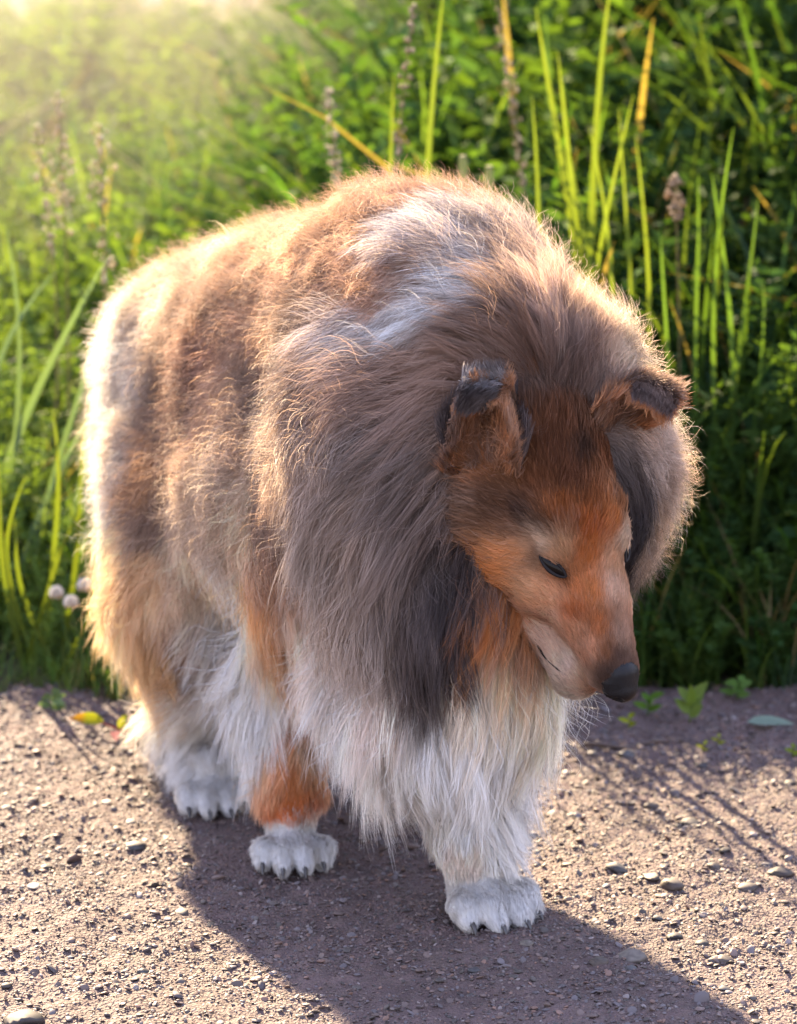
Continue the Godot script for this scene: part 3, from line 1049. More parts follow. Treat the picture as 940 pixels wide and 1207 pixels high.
	add_guide(coat_guides, -0.279, 0.329, -0.401, -0.31, -0.92, 0.23, 0.043, 0.47, Color(0.839, 0.701, 0.552), 0.60, 0)
	add_guide(coat_guides, -0.236, 0.304, -0.325, -0.14, -0.96, 0.24, 0.038, 0.35, Color(0.242, 0.127, 0.067), 0.50, 0)
	add_guide(coat_guides, -0.221, 0.409, -0.371, -0.42, -0.88, 0.22, 0.036, 0.39, Color(0.275, 0.147, 0.078), 0.70, 0)
	add_guide(coat_guides, -0.195, 0.244, -0.274, -0.24, -0.94, 0.23, 0.047, 0.39, Color(0.680, 0.468, 0.296), 0.50, 3)
	add_guide(coat_guides, -0.170, 0.269, -0.231, -0.14, -0.96, 0.24, 0.057, 0.35, Color(0.680, 0.485, 0.314), 0.30, 3)
	add_guide(coat_guides, -0.203, 0.182, -0.276, -0.31, -0.92, 0.23, 0.043, 0.39, Color(0.275, 0.138, 0.067), 0.40, 3)
	add_guide(coat_guides, -0.152, 0.222, -0.271, -0.10, -0.96, 0.24, 0.071, 0.31, Color(0.839, 0.701, 0.552), 0.15, 3)
	add_guide(coat_guides, -0.123, 0.287, -0.108, -0.07, -0.97, 0.24, 0.062, 0.31, Color(0.701, 0.347, 0.141), 0.15, 3)
	add_guide(coat_guides, -0.138, 0.184, -0.175, -0.17, -0.96, 0.24, 0.076, 0.31, Color(0.913, 0.839, 0.745), 0.12, 3)
	add_guide(coat_guides, -0.173, 0.124, -0.331, -0.37, -0.90, 0.22, 0.067, 0.39, Color(0.913, 0.839, 0.745), 0.20, 3)
	add_guide(coat_guides, -0.191, 0.067, -0.339, -0.47, -0.86, 0.21, 0.043, 0.43, Color(0.913, 0.839, 0.745), 0.20, 3)
	add_guide(coat_guides, -0.107, 0.220, -0.123, -0.09, -0.97, 0.24, 0.067, 0.31, Color(0.672, 0.392, 0.202), 0.12, 3)
	add_guide(coat_guides, -0.099, 0.134, -0.151, -0.03, -0.97, 0.24, 0.018, 0.31, Color(0.503, 0.156, 0.034), 0.10, 3)
	add_guide(coat_guides, -0.103, 0.095, -0.144, 0.00, -0.97, 0.24, 0.014, 0.28, Color(0.503, 0.156, 0.034), 0.05, 3)
	add_guide(coat_guides, -0.103, 0.056, -0.134, 0.00, -0.97, 0.24, 0.011, 0.28, Color(0.665, 0.165, 0.022), 0.00, 3)
	add_guide(coat_guides, -0.118, 0.106, -0.153, -0.24, -0.94, 0.23, 0.034, 0.35, Color(0.716, 0.429, 0.242), 0.10, 3)
	add_guide(coat_guides, -0.084, 0.105, -0.153, 0.09, -0.97, 0.24, 0.030, 0.35, Color(0.680, 0.402, 0.223), 0.10, 3)
	add_guide(coat_guides, -0.100, 0.033, -0.134, 0.00, -0.97, 0.24, 0.010, 0.28, Color(0.913, 0.839, 0.745), 0.00, 3)
	add_guide(coat_guides, -0.104, 0.015, -0.134, 0.00, -0.97, 0.24, 0.010, 0.31, Color(0.913, 0.839, 0.745), 0.00, 3)
	add_guide(coat_guides, -0.128, 0.141, -0.165, -0.28, -0.93, 0.23, 0.067, 0.35, Color(0.913, 0.839, 0.745), 0.12, 3)
	add_guide(coat_guides, -0.192, 0.018, -0.302, -0.09, -0.97, 0.24, 0.021, 0.35, Color(0.913, 0.839, 0.745), 0.10, 3)
	add_guide(coat_guides, -0.198, 0.048, -0.327, -0.42, -0.88, 0.22, 0.038, 0.39, Color(0.913, 0.839, 0.745), 0.15, 3)
	add_guide(coat_guides, -0.155, 0.278, -0.192, -0.14, -0.96, 0.24, 0.075, 0.35, Color(0.839, 0.701, 0.552), 0.15, 3)
	add_guide(coat_guides, -0.172, 0.204, -0.278, -0.24, -0.94, 0.23, 0.075, 0.40, Color(0.913, 0.839, 0.745), 0.15, 3)
	add_guide(coat_guides, -0.155, 0.173, -0.308, -0.17, -0.96, 0.24, 0.080, 0.35, Color(0.913, 0.839, 0.745), 0.12, 3)
	add_guide(coat_guides, -0.164, 0.097, -0.371, -0.31, -0.92, 0.23, 0.070, 0.40, Color(0.913, 0.839, 0.745), 0.15, 3)
	add_guide(coat_guides, -0.123, 0.161, -0.159, -0.14, -0.96, 0.24, 0.070, 0.30, Color(0.913, 0.839, 0.745), 0.12, 3)
	add_guide(coat_guides, -0.086, 0.273, -0.069, -0.24, -0.94, 0.23, 0.062, 0.31, Color(0.610, 0.456, 0.342), 0.15, 2)
	add_guide(coat_guides, -0.055, 0.258, -0.044, -0.17, -0.96, 0.24, 0.086, 0.31, Color(0.680, 0.552, 0.456), 0.12, 2)
	add_guide(coat_guides, -0.083, 0.201, -0.115, -0.14, -0.96, 0.24, 0.055, 0.31, Color(0.913, 0.839, 0.745), 0.12, 2)
	add_guide(coat_guides, -0.027, 0.237, 0.013, -0.09, -0.97, 0.24, 0.090, 0.30, Color(0.701, 0.578, 0.491), 0.12, 2)
	add_guide(coat_guides, -0.051, 0.203, -0.029, -0.10, -0.96, 0.24, 0.075, 0.31, Color(0.913, 0.839, 0.745), 0.12, 2)
	add_guide(coat_guides, 0.009, 0.232, 0.050, -0.03, -0.97, 0.24, 0.090, 0.30, Color(0.701, 0.578, 0.479), 0.12, 2)
	add_guide(coat_guides, 0.052, 0.244, 0.062, 0.00, -0.97, 0.24, 0.090, 0.30, Color(0.855, 0.716, 0.552), 0.10, 2)
	add_guide(coat_guides, 0.088, 0.240, 0.058, 0.03, -0.97, 0.24, 0.086, 0.30, Color(0.855, 0.716, 0.552), 0.10, 2)
	add_guide(coat_guides, 0.124, 0.240, 0.037, 0.10, -0.96, 0.24, 0.081, 0.31, Color(0.855, 0.716, 0.552), 0.10, 2)
	add_guide(coat_guides, 0.138, 0.254, 0.023, 0.17, -0.96, 0.24, 0.067, 0.33, Color(0.855, 0.716, 0.552), 0.10, 2)
	add_guide(coat_guides, 0.103, 0.271, 0.056, 0.03, -0.97, 0.24, 0.067, 0.28, Color(0.761, 0.456, 0.223), 0.10, 2)
	add_guide(coat_guides, 0.070, 0.277, 0.070, 0.00, -0.97, 0.24, 0.071, 0.28, Color(0.610, 0.238, 0.054), 0.10, 2)
	add_guide(coat_guides, 0.095, 0.194, 0.040, 0.07, -0.97, 0.24, 0.081, 0.31, Color(0.913, 0.839, 0.745), 0.12, 2)
	add_guide(coat_guides, 0.056, 0.189, 0.053, 0.00, -0.97, 0.24, 0.076, 0.31, Color(0.913, 0.839, 0.745), 0.10, 2)
	add_guide(coat_guides, 0.024, 0.199, 0.055, -0.05, -0.97, 0.24, 0.081, 0.31, Color(0.913, 0.839, 0.745), 0.12, 2)
	add_guide(coat_guides, 0.059, 0.107, 0.018, 0.00, -0.97, 0.24, 0.024, 0.31, Color(0.913, 0.839, 0.745), 0.10, 3)
	add_guide(coat_guides, 0.052, 0.140, 0.024, -0.14, -0.96, 0.24, 0.057, 0.37, Color(0.913, 0.839, 0.745), 0.12, 3)
	add_guide(coat_guides, 0.076, 0.128, 0.011, 0.17, -0.96, 0.24, 0.057, 0.37, Color(0.913, 0.839, 0.745), 0.12, 3)
	add_guide(coat_guides, 0.065, 0.070, 0.027, 0.00, -0.97, 0.24, 0.014, 0.28, Color(0.807, 0.672, 0.552), 0.00, 3)
	add_guide(coat_guides, 0.069, 0.037, 0.023, 0.00, -0.97, 0.24, 0.010, 0.28, Color(0.913, 0.839, 0.745), 0.00, 3)
	add_guide(coat_guides, 0.213, 0.436, -0.005, 0.64, -0.74, 0.19, 0.047, 0.43, Color(0.610, 0.413, 0.283), 0.40, 1)
	add_guide(coat_guides, 0.236, 0.388, -0.049, 0.42, -0.88, 0.22, 0.043, 0.52, Color(0.701, 0.402, 0.188), 0.70, 1)
	add_guide(coat_guides, 0.241, 0.359, -0.044, 0.26, -0.94, 0.23, 0.043, 0.52, Color(0.701, 0.402, 0.188), 0.70, 1)
	add_guide(coat_guides, 0.232, 0.322, -0.037, 0.00, -0.97, 0.24, 0.043, 0.47, Color(0.658, 0.376, 0.175), 0.70, 1)
	add_guide(coat_guides, 0.216, 0.284, -0.031, -0.09, -0.97, 0.24, 0.043, 0.43, Color(0.617, 0.347, 0.165), 0.60, 1)
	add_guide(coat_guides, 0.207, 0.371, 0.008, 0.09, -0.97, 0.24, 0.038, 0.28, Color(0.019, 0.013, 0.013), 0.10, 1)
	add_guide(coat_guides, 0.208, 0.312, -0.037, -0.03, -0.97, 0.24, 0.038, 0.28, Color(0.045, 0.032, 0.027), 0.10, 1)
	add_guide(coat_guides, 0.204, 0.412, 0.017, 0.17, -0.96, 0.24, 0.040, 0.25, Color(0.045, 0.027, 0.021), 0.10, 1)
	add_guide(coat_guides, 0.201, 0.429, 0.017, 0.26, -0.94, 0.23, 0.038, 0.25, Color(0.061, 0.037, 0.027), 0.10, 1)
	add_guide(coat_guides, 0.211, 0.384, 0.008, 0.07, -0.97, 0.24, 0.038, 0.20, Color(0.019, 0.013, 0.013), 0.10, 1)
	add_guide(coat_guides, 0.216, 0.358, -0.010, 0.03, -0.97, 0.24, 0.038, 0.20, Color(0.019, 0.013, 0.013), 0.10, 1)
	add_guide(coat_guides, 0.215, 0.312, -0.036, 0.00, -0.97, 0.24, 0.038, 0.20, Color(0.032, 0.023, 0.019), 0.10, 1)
	add_guide(coat_guides, 0.203, 0.458, -0.004, 0.94, -0.33, 0.08, 0.038, 0.39, Color(0.701, 0.434, 0.262), 0.40, 1)
	add_guide(coat_guides, 0.188, 0.475, 0.005, 0.50, 0.84, -0.21, 0.030, 0.39, Color(0.479, 0.270, 0.165), 0.40, 1)
	add_guide(coat_guides, 0.203, 0.262, -0.026, -0.09, -0.97, 0.24, 0.043, 0.39, Color(0.701, 0.402, 0.181), 0.50, 1)
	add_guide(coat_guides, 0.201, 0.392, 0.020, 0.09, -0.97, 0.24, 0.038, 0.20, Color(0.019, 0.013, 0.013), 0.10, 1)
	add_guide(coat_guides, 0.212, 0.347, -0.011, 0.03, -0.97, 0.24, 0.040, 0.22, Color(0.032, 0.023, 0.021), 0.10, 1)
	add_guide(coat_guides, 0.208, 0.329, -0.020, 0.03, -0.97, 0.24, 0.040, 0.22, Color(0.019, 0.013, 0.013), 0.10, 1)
	add_guide(coat_guides, 0.207, 0.292, -0.034, -0.03, -0.97, 0.24, 0.035, 0.25, Color(0.061, 0.040, 0.030), 0.10, 1)
	add_guide(coat_guides, 0.221, 0.439, -0.041, 0.77, -0.62, 0.16, 0.038, 0.60, Color(0.753, 0.527, 0.352), 0.75, 1)
	add_guide(coat_guides, 0.230, 0.410, -0.045, 0.57, -0.79, 0.20, 0.040, 0.60, Color(0.680, 0.429, 0.242), 0.80, 1)
	add_guide(coat_guides, 0.235, 0.373, -0.048, 0.34, -0.91, 0.23, 0.042, 0.65, Color(0.610, 0.376, 0.195), 0.85, 1)
	add_guide(coat_guides, 0.231, 0.336, -0.041, 0.14, -0.96, 0.24, 0.042, 0.65, Color(0.610, 0.352, 0.171), 0.85, 1)
	add_guide(coat_guides, 0.225, 0.302, -0.033, 0.00, -0.97, 0.24, 0.040, 0.60, Color(0.610, 0.352, 0.171), 0.80, 1)
	add_guide(coat_guides, 0.218, 0.268, -0.026, -0.09, -0.97, 0.24, 0.038, 0.50, Color(0.610, 0.376, 0.188), 0.70, 1)
	add_guide(coat_guides, 0.086, 0.114, 0.006, 0.31, -0.92, 0.23, 0.060, 0.70, Color(0.913, 0.839, 0.745), 0.15, 3)
	add_guide(coat_guides, 0.092, 0.146, 0.004, 0.24, -0.94, 0.23, 0.070, 0.70, Color(0.913, 0.839, 0.745), 0.15, 3)
	add_guide(coat_guides, 0.088, 0.083, 0.017, 0.47, -0.86, 0.21, 0.045, 0.70, Color(0.913, 0.839, 0.745), 0.15, 3)
	add_guide(coat_guides, -0.263, 0.263, -0.335, -0.10, -0.96, 0.24, 0.047, 0.43, Color(0.745, 0.479, 0.242), 0.20, 4)
	add_guide(coat_guides, -0.272, 0.218, -0.325, -0.03, -0.97, 0.24, 0.057, 0.41, Color(0.745, 0.479, 0.242), 0.15, 4)
	add_guide(coat_guides, -0.253, 0.193, -0.292, 0.10, -0.96, 0.24, 0.057, 0.39, Color(0.716, 0.434, 0.202), 0.15, 4)
	add_guide(coat_guides, -0.233, 0.122, -0.330, 0.24, -0.94, 0.23, 0.038, 0.37, Color(0.716, 0.468, 0.262), 0.15, 4)
	add_guide(coat_guides, -0.245, 0.247, -0.299, -0.03, -0.97, 0.24, 0.047, 0.35, Color(0.610, 0.352, 0.162), 0.15, 4)
	add_guide(coat_guides, -0.232, 0.342, -0.341, -0.17, -0.96, 0.24, 0.038, 0.39, Color(0.413, 0.212, 0.102), 0.50, 4)
	add_guide(coat_guides, -0.008, 0.537, -0.375, -0.98, -0.17, 0.04, 0.036, 0.43, Color(0.479, 0.246, 0.122), 0.80, 0)
	add_guide(coat_guides, -0.121, 0.462, -0.552, -0.98, -0.17, 0.04, 0.036, 0.43, Color(0.479, 0.246, 0.122), 0.80, 0)
	add_guide(coat_guides, -0.211, 0.387, -0.617, -0.50, -0.84, 0.21, 0.038, 0.43, Color(0.610, 0.361, 0.188), 0.70, 0)
	add_guide(coat_guides, -0.239, 0.295, -0.621, -0.17, -0.96, 0.24, 0.038, 0.43, Color(0.730, 0.527, 0.328), 0.60, 0)
	add_guide(coat_guides, -0.152, 0.264, -0.639, -0.09, -0.97, 0.24, 0.043, 0.39, Color(0.479, 0.246, 0.122), 0.70, 0)
	add_guide(coat_guides, -0.042, 0.372, -0.440, -0.09, -0.97, 0.24, 0.047, 0.39, Color(0.479, 0.246, 0.122), 0.60, 0)
	add_guide(coat_guides, 0.072, 0.434, -0.270, 0.50, -0.84, 0.21, 0.047, 0.39, Color(0.262, 0.133, 0.072), 0.40, 1)
	add_guide(coat_guides, 0.141, 0.416, -0.167, 0.50, -0.84, 0.21, 0.057, 0.39, Color(0.509, 0.296, 0.175), 0.40, 1)
	add_guide(coat_guides, 0.194, 0.346, -0.124, 0.26, -0.94, 0.23, 0.047, 0.39, Color(0.701, 0.402, 0.202), 0.50, 1)
	add_guide(coat_guides, 0.102, 0.321, -0.160, 0.00, -0.97, 0.24, 0.067, 0.35, Color(0.275, 0.165, 0.105), 0.30, 1)
	add_guide(coat_guides, 0.140, 0.258, -0.091, 0.00, -0.97, 0.24, 0.067, 0.35, Color(0.839, 0.701, 0.552), 0.20, 2)
	add_guide(coat_guides, 0.008, 0.253, -0.326, -0.09, -0.97, 0.24, 0.047, 0.35, Color(0.610, 0.361, 0.188), 0.40, 0)
	add_guide(coat_guides, -0.079, 0.195, -0.584, -0.09, -0.97, 0.24, 0.043, 0.35, Color(0.610, 0.361, 0.188), 0.40, 0)
	add_guide(coat_guides, -0.160, 0.155, -0.597, -0.09, -0.97, 0.24, 0.047, 0.35, Color(0.610, 0.361, 0.188), 0.30, 3)
	add_guide(coat_guides, 0.055, 0.184, -0.122, 0.00, -0.97, 0.24, 0.067, 0.35, Color(0.913, 0.839, 0.745), 0.20, 2)
	add_guide(coat_guides, 0.058, 0.119, -0.069, 0.00, -0.97, 0.24, 0.057, 0.39, Color(0.913, 0.839, 0.745), 0.10, 3)
	add_guide(coat_guides, -0.127, 0.046, -0.655, -0.03, -0.97, 0.24, 0.021, 0.31, Color(0.503, 0.156, 0.034), 0.10, 3)
	add_guide(coat_guides, -0.117, -0.002, -0.596, 0.00, -0.97, 0.24, 0.057, 0.39, Color(0.913, 0.839, 0.745), 0.10, 3)
	add_guide(coat_guides, -0.219, 0.070, -0.509, -0.09, -0.97, 0.24, 0.043, 0.39, Color(0.913, 0.839, 0.745), 0.10, 3)
	add_guide(coat_guides, -0.270, 0.143, -0.574, -0.03, -0.97, 0.24, 0.047, 0.39, Color(0.730, 0.527, 0.328), 0.15, 4)
	add_guide(face_guides, 0.116, 0.367, 0.111, -0.97, 0.25, -0.06, 0.006, 0.15, Color(0.117, 0.054, 0.032), 0.00, 5)
	add_guide(face_guides, 0.144, 0.343, 0.118, -0.50, 0.84, -0.21, 0.005, 0.12, Color(0.188, 0.065, 0.025), 0.00, 5)
	add_guide(face_guides, 0.124, 0.483, 0.064, -0.14, 0.96, -0.24, 0.030, 0.40, Color(0.078, 0.041, 0.027), 0.00, 5)
	add_guide(face_guides, 0.162, 0.483, 0.030, 0.22, 0.95, -0.24, 0.030, 0.40, Color(0.100, 0.053, 0.034), 0.00, 5)
	add_guide(face_guides, 0.095, 0.481, 0.057, -0.57, 0.79, -0.20, 0.030, 0.40, Color(0.058, 0.033, 0.024), 0.00, 5)
	add_guide(face_guides, 0.138, 0.461, 0.081, -0.03, 0.97, -0.24, 0.025, 0.34, Color(0.125, 0.047, 0.022), 0.00, 5)
	add_guide(face_guides, 0.162, 0.437, 0.084, -0.03, 0.97, -0.24, 0.019, 0.29, Color(0.038, 0.018, 0.011), 0.00, 5)
	add_guide(face_guides, 0.134, 0.441, 0.095, -0.14, 0.96, -0.24, 0.021, 0.29, Color(0.089, 0.033, 0.016), 0.00, 5)
	add_guide(face_guides, 0.123, 0.421, 0.104, -0.34, 0.91, -0.23, 0.019, 0.29, Color(0.141, 0.050, 0.021), 0.00, 5)
	add_guide(face_guides, 0.102, 0.430, 0.093, -0.71, 0.69, -0.17, 0.025, 0.34, Color(0.168, 0.067, 0.027), 0.00, 5)
	add_guide(face_guides, 0.084, 0.428, 0.085, -0.87, 0.49, -0.12, 0.025, 0.34, Color(0.283, 0.100, 0.033), 0.00, 5)
	add_guide(face_guides, 0.095, 0.402, 0.100, -0.91, 0.41, -0.10, 0.023, 0.34, Color(0.130, 0.056, 0.028), 0.00, 5)
	add_guide(face_guides, 0.180, 0.424, 0.067, 0.17, 0.96, -0.24, 0.019, 0.34, Color(0.162, 0.056, 0.023), 0.00, 5)
	add_guide(face_guides, 0.192, 0.397, 0.084, 0.34, 0.91, -0.23, 0.019, 0.34, Color(0.220, 0.091, 0.040), 0.00, 5)
	add_guide(face_guides, 0.073, 0.401, 0.097, -0.98, 0.17, -0.04, 0.028, 0.34, Color(0.181, 0.095, 0.056), 0.00, 5)
	add_guide(face_guides, 0.060, 0.384, 0.088, -0.98, -0.17, 0.04, 0.032, 0.34, Color(0.130, 0.074, 0.048), 0.00, 5)
	add_guide(face_guides, 0.077, 0.454, 0.068, -0.57, 0.79, -0.20, 0.028, 0.34, Color(0.107, 0.053, 0.030), 0.00, 5)
	add_guide(face_guides, 0.184, 0.455, 0.038, 0.26, 0.94, -0.23, 0.025, 0.34, Color(0.171, 0.078, 0.041), 0.00, 5)
	add_guide(face_guides, 0.115, 0.395, 0.109, -0.91, 0.41, -0.10, 0.018, 0.29, Color(0.042, 0.023, 0.017), 0.00, 5)
	add_guide(face_guides, 0.095, 0.397, 0.101, -0.94, 0.33, -0.08, 0.018, 0.32, Color(0.087, 0.044, 0.027), 0.00, 5)
	add_guide(face_guides, 0.129, 0.390, 0.119, -0.77, 0.62, -0.16, 0.015, 0.25, Color(0.080, 0.036, 0.019), 0.00, 5)
	add_guide(face_guides, 0.103, 0.386, 0.105, -0.94, 0.33, -0.08, 0.018, 0.29, Color(0.141, 0.063, 0.033), 0.00, 5)
	add_guide(face_guides, 0.139, 0.397, 0.118, -0.14, 0.96, -0.24, 0.015, 0.23, Color(0.305, 0.089, 0.023), 0.00, 5)
	add_guide(face_guides, 0.167, 0.404, 0.108, -0.00, 0.97, -0.24, 0.015, 0.23, Color(0.168, 0.053, 0.018), 0.00, 5)
	add_guide(face_guides, 0.152, 0.418, 0.104, -0.03, 0.97, -0.24, 0.019, 0.25, Color(0.095, 0.033, 0.015), 0.00, 5)
	add_guide(face_guides, 0.184, 0.385, 0.101, 0.17, 0.96, -0.24, 0.012, 0.23, Color(0.491, 0.171, 0.048), 0.00, 5)
	add_guide(face_guides, 0.163, 0.383, 0.116, -0.03, 0.97, -0.24, 0.012, 0.23, Color(0.402, 0.107, 0.026), 0.00, 5)
	add_guide(face_guides, 0.125, 0.374, 0.117, -0.94, 0.33, -0.08, 0.009, 0.29, Color(0.738, 0.533, 0.366), 0.00, 5)
	add_guide(face_guides, 0.113, 0.368, 0.110, -0.98, 0.17, -0.04, 0.011, 0.29, Color(0.571, 0.319, 0.171), 0.00, 5)
	add_guide(face_guides, 0.141, 0.368, 0.123, -0.50, 0.84, -0.21, 0.009, 0.23, Color(0.680, 0.397, 0.212), 0.00, 5)
	add_guide(face_guides, 0.160, 0.365, 0.118, -0.07, 0.97, -0.24, 0.009, 0.21, Color(0.503, 0.159, 0.037), 0.00, 5)
	add_guide(face_guides, 0.194, 0.369, 0.089, 0.26, 0.94, -0.23, 0.009, 0.29, Color(0.730, 0.571, 0.418), 0.00, 5)
	add_guide(face_guides, 0.188, 0.350, 0.100, 0.17, 0.96, -0.24, 0.008, 0.29, Color(0.638, 0.366, 0.205), 0.00, 5)
	add_guide(face_guides, 0.067, 0.332, 0.020, -0.94, -0.33, 0.08, 0.035, 0.40, Color(0.515, 0.168, 0.037), 0.00, 5)
	add_guide(face_guides, 0.088, 0.343, 0.092, -0.97, -0.25, 0.06, 0.021, 0.29, Color(0.604, 0.216, 0.058), 0.00, 5)
	add_guide(face_guides, 0.062, 0.294, 0.038, -0.82, -0.56, 0.14, 0.041, 0.40, Color(0.591, 0.202, 0.047), 0.00, 5)
	add_guide(face_guides, 0.086, 0.298, 0.040, -0.87, -0.49, 0.12, 0.030, 0.34, Color(0.617, 0.246, 0.076), 0.00, 5)
	add_guide(face_guides, 0.078, 0.271, 0.052, -0.64, -0.74, 0.19, 0.041, 0.40, Color(0.591, 0.238, 0.068), 0.00, 5)
	add_guide(face_guides, 0.101, 0.282, 0.050, -0.77, -0.62, 0.16, 0.021, 0.29, Color(0.610, 0.262, 0.091), 0.00, 5)
	add_guide(face_guides, 0.102, 0.362, 0.106, -1.00, -0.00, 0.00, 0.016, 0.25, Color(0.571, 0.231, 0.078), 0.00, 5)
	add_guide(face_guides, 0.118, 0.332, 0.109, -0.94, 0.33, -0.08, 0.011, 0.23, Color(0.701, 0.376, 0.188), 0.00, 5)
	add_guide(face_guides, 0.135, 0.330, 0.115, -0.71, 0.69, -0.17, 0.009, 0.21, Color(0.730, 0.371, 0.195), 0.00, 5)
	add_guide(face_guides, 0.114, 0.300, 0.075, -0.98, 0.17, -0.04, 0.012, 0.23, Color(0.745, 0.445, 0.279), 0.00, 5)
	add_guide(face_guides, 0.135, 0.301, 0.105, -0.77, 0.62, -0.16, 0.009, 0.21, Color(0.776, 0.468, 0.305), 0.00, 5)
	add_guide(face_guides, 0.123, 0.280, 0.078, -0.91, 0.41, -0.10, 0.009, 0.23, Color(0.730, 0.515, 0.392), 0.00, 5)
	add_guide(face_guides, 0.140, 0.274, 0.090, -0.71, 0.69, -0.17, 0.008, 0.21, Color(0.791, 0.539, 0.392), 0.00, 5)
	add_guide(face_guides, 0.151, 0.255, 0.098, -0.57, 0.79, -0.20, 0.008, 0.21, Color(0.807, 0.617, 0.515), 0.00, 5)
	add_guide(face_guides, 0.153, 0.299, 0.124, -0.42, 0.88, -0.22, 0.008, 0.18, Color(0.701, 0.361, 0.202), 0.00, 5)
	add_guide(face_guides, 0.151, 0.339, 0.121, -0.31, 0.92, -0.23, 0.008, 0.18, Color(0.604, 0.223, 0.076), 0.00, 5)
	add_guide(face_guides, 0.153, 0.314, 0.125, -0.34, 0.91, -0.23, 0.008, 0.18, Color(0.491, 0.147, 0.044), 0.00, 5)
	add_guide(face_guides, 0.171, 0.332, 0.123, -0.10, 0.96, -0.24, 0.008, 0.18, Color(0.539, 0.195, 0.058), 0.00, 5)
	add_guide(face_guides, 0.171, 0.304, 0.129, -0.14, 0.96, -0.24, 0.007, 0.18, Color(0.474, 0.159, 0.050), 0.00, 5)
	add_guide(face_guides, 0.186, 0.331, 0.117, 0.03, 0.97, -0.24, 0.008, 0.23, Color(0.694, 0.462, 0.323), 0.00, 5)
	add_guide(face_guides, 0.191, 0.299, 0.124, -0.00, 0.97, -0.24, 0.007, 0.23, Color(0.485, 0.292, 0.198), 0.00, 5)
	add_guide(face_guides, 0.188, 0.279, 0.134, -0.07, 0.97, -0.24, 0.007, 0.18, Color(0.109, 0.063, 0.047), 0.00, 5)
	add_guide(face_guides, 0.177, 0.282, 0.133, -0.17, 0.96, -0.24, 0.007, 0.18, Color(0.309, 0.125, 0.056), 0.00, 5)
	add_guide(face_guides, 0.160, 0.282, 0.126, -0.31, 0.92, -0.23, 0.007, 0.18, Color(0.701, 0.371, 0.223), 0.00, 5)
	add_guide(face_guides, 0.180, 0.265, 0.137, -0.14, 0.96, -0.24, 0.005, 0.16, Color(0.082, 0.050, 0.038), 0.00, 5)
	add_guide(face_guides, 0.122, 0.261, 0.064, -0.85, 0.51, -0.13, 0.008, 0.23, Color(0.402, 0.305, 0.262), 0.00, 5)
	add_guide(face_guides, 0.129, 0.249, 0.071, -0.82, 0.56, -0.14, 0.008, 0.23, Color(0.376, 0.305, 0.287), 0.00, 5)
	add_guide(face_guides, 0.137, 0.240, 0.079, -0.77, 0.62, -0.16, 0.008, 0.23, Color(0.610, 0.503, 0.445), 0.00, 5)
	add_guide(face_guides, 0.144, 0.259, 0.093, -0.62, 0.76, -0.19, 0.007, 0.21, Color(0.761, 0.604, 0.456), 0.00, 5)
	add_guide(face_guides, 0.162, 0.250, 0.099, -0.50, 0.84, -0.21, 0.007, 0.21, Color(0.708, 0.497, 0.347), 0.00, 5)
	add_guide(face_guides, 0.159, 0.226, 0.084, -0.67, 0.72, -0.18, 0.008, 0.29, Color(0.791, 0.716, 0.610), 0.00, 5)
	add_guide(face_guides, 0.147, 0.228, 0.083, -0.74, 0.65, -0.16, 0.011, 0.34, Color(0.768, 0.672, 0.539), 0.00, 5)
	add_guide(face_guides, 0.133, 0.235, 0.080, -0.94, 0.33, -0.08, 0.013, 0.34, Color(0.730, 0.571, 0.397), 0.00, 5)
	add_guide(face_guides, 0.173, 0.237, 0.089, -0.44, 0.87, -0.22, 0.005, 0.18, Color(0.474, 0.235, 0.130), 0.00, 5)
	add_guide(face_guides, 0.170, 0.223, 0.086, -0.64, 0.74, -0.19, 0.007, 0.29, Color(0.723, 0.631, 0.521), 0.00, 5)
	add_guide(face_guides, 0.110, 0.263, 0.061, -0.82, -0.56, 0.14, 0.021, 0.34, Color(0.491, 0.168, 0.045), 0.00, 5)
	add_guide(face_guides, 0.119, 0.245, 0.071, -0.50, -0.84, 0.21, 0.021, 0.40, Color(0.651, 0.366, 0.175), 0.00, 5)
	add_guide(face_guides, 0.135, 0.451, -0.012, 0.00, -0.97, 0.24, 0.024, 0.30, Color(0.223, 0.114, 0.070), 0.00, 5)
	add_guide(face_guides, 0.198, 0.380, 0.075, 0.00, -0.97, 0.24, 0.009, 0.25, Color(0.610, 0.352, 0.188), 0.00, 5)
	add_guide(face_guides, 0.195, 0.319, 0.075, 0.00, -0.97, 0.24, 0.010, 0.20, Color(0.716, 0.402, 0.223), 0.00, 5)
	add_guide(face_guides, 0.164, 0.251, 0.051, 0.00, -0.97, 0.24, 0.010, 0.20, Color(0.753, 0.578, 0.456), 0.00, 5)
	make_locks()
	var foot := Vector3(0.0000, 0.0000, -0.2785)
	var dog := thing("collie_dog", "long haired sable and white rough coated dog walking with lowered head on the track", "dog", foot)
	var at := -foot
	var trunk := mesh_field(trunk_bones, 0.012, 0.010)
	var head := mesh_field(head_bones, 0.0044, 0.0042, [])
	# paws on a finer grid
	var claws := []
	var feet := []
	var ahead_front := Vector3(0.42, 0, 0.90).normalized()
	for f in [[Vector3(0.0707, 0.0218, 0.0000), Vector3(0.5, 0, 0.86), 0.92], [Vector3(-0.1017, 0.0211, -0.1520), Vector3(0.08, 0, 1.0), 0.76], [Vector3(-0.1875, 0.0108, -0.3200), Vector3(0.25, 0, 0.97), 0.76], [Vector3(-0.1205, 0.0179, -0.5850), ahead_front, 0.92]]:
		var bones := []
		var ankle: Vector3 = f[0]
		claws.append_array(paw(bones, ankle, f[1].normalized(), f[2]))
		feet.append(mesh_field(bones, 0.0022, 0.0042))
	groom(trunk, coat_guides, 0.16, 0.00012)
	groom(head, face_guides, 0.06, 0.00004, 2.2)
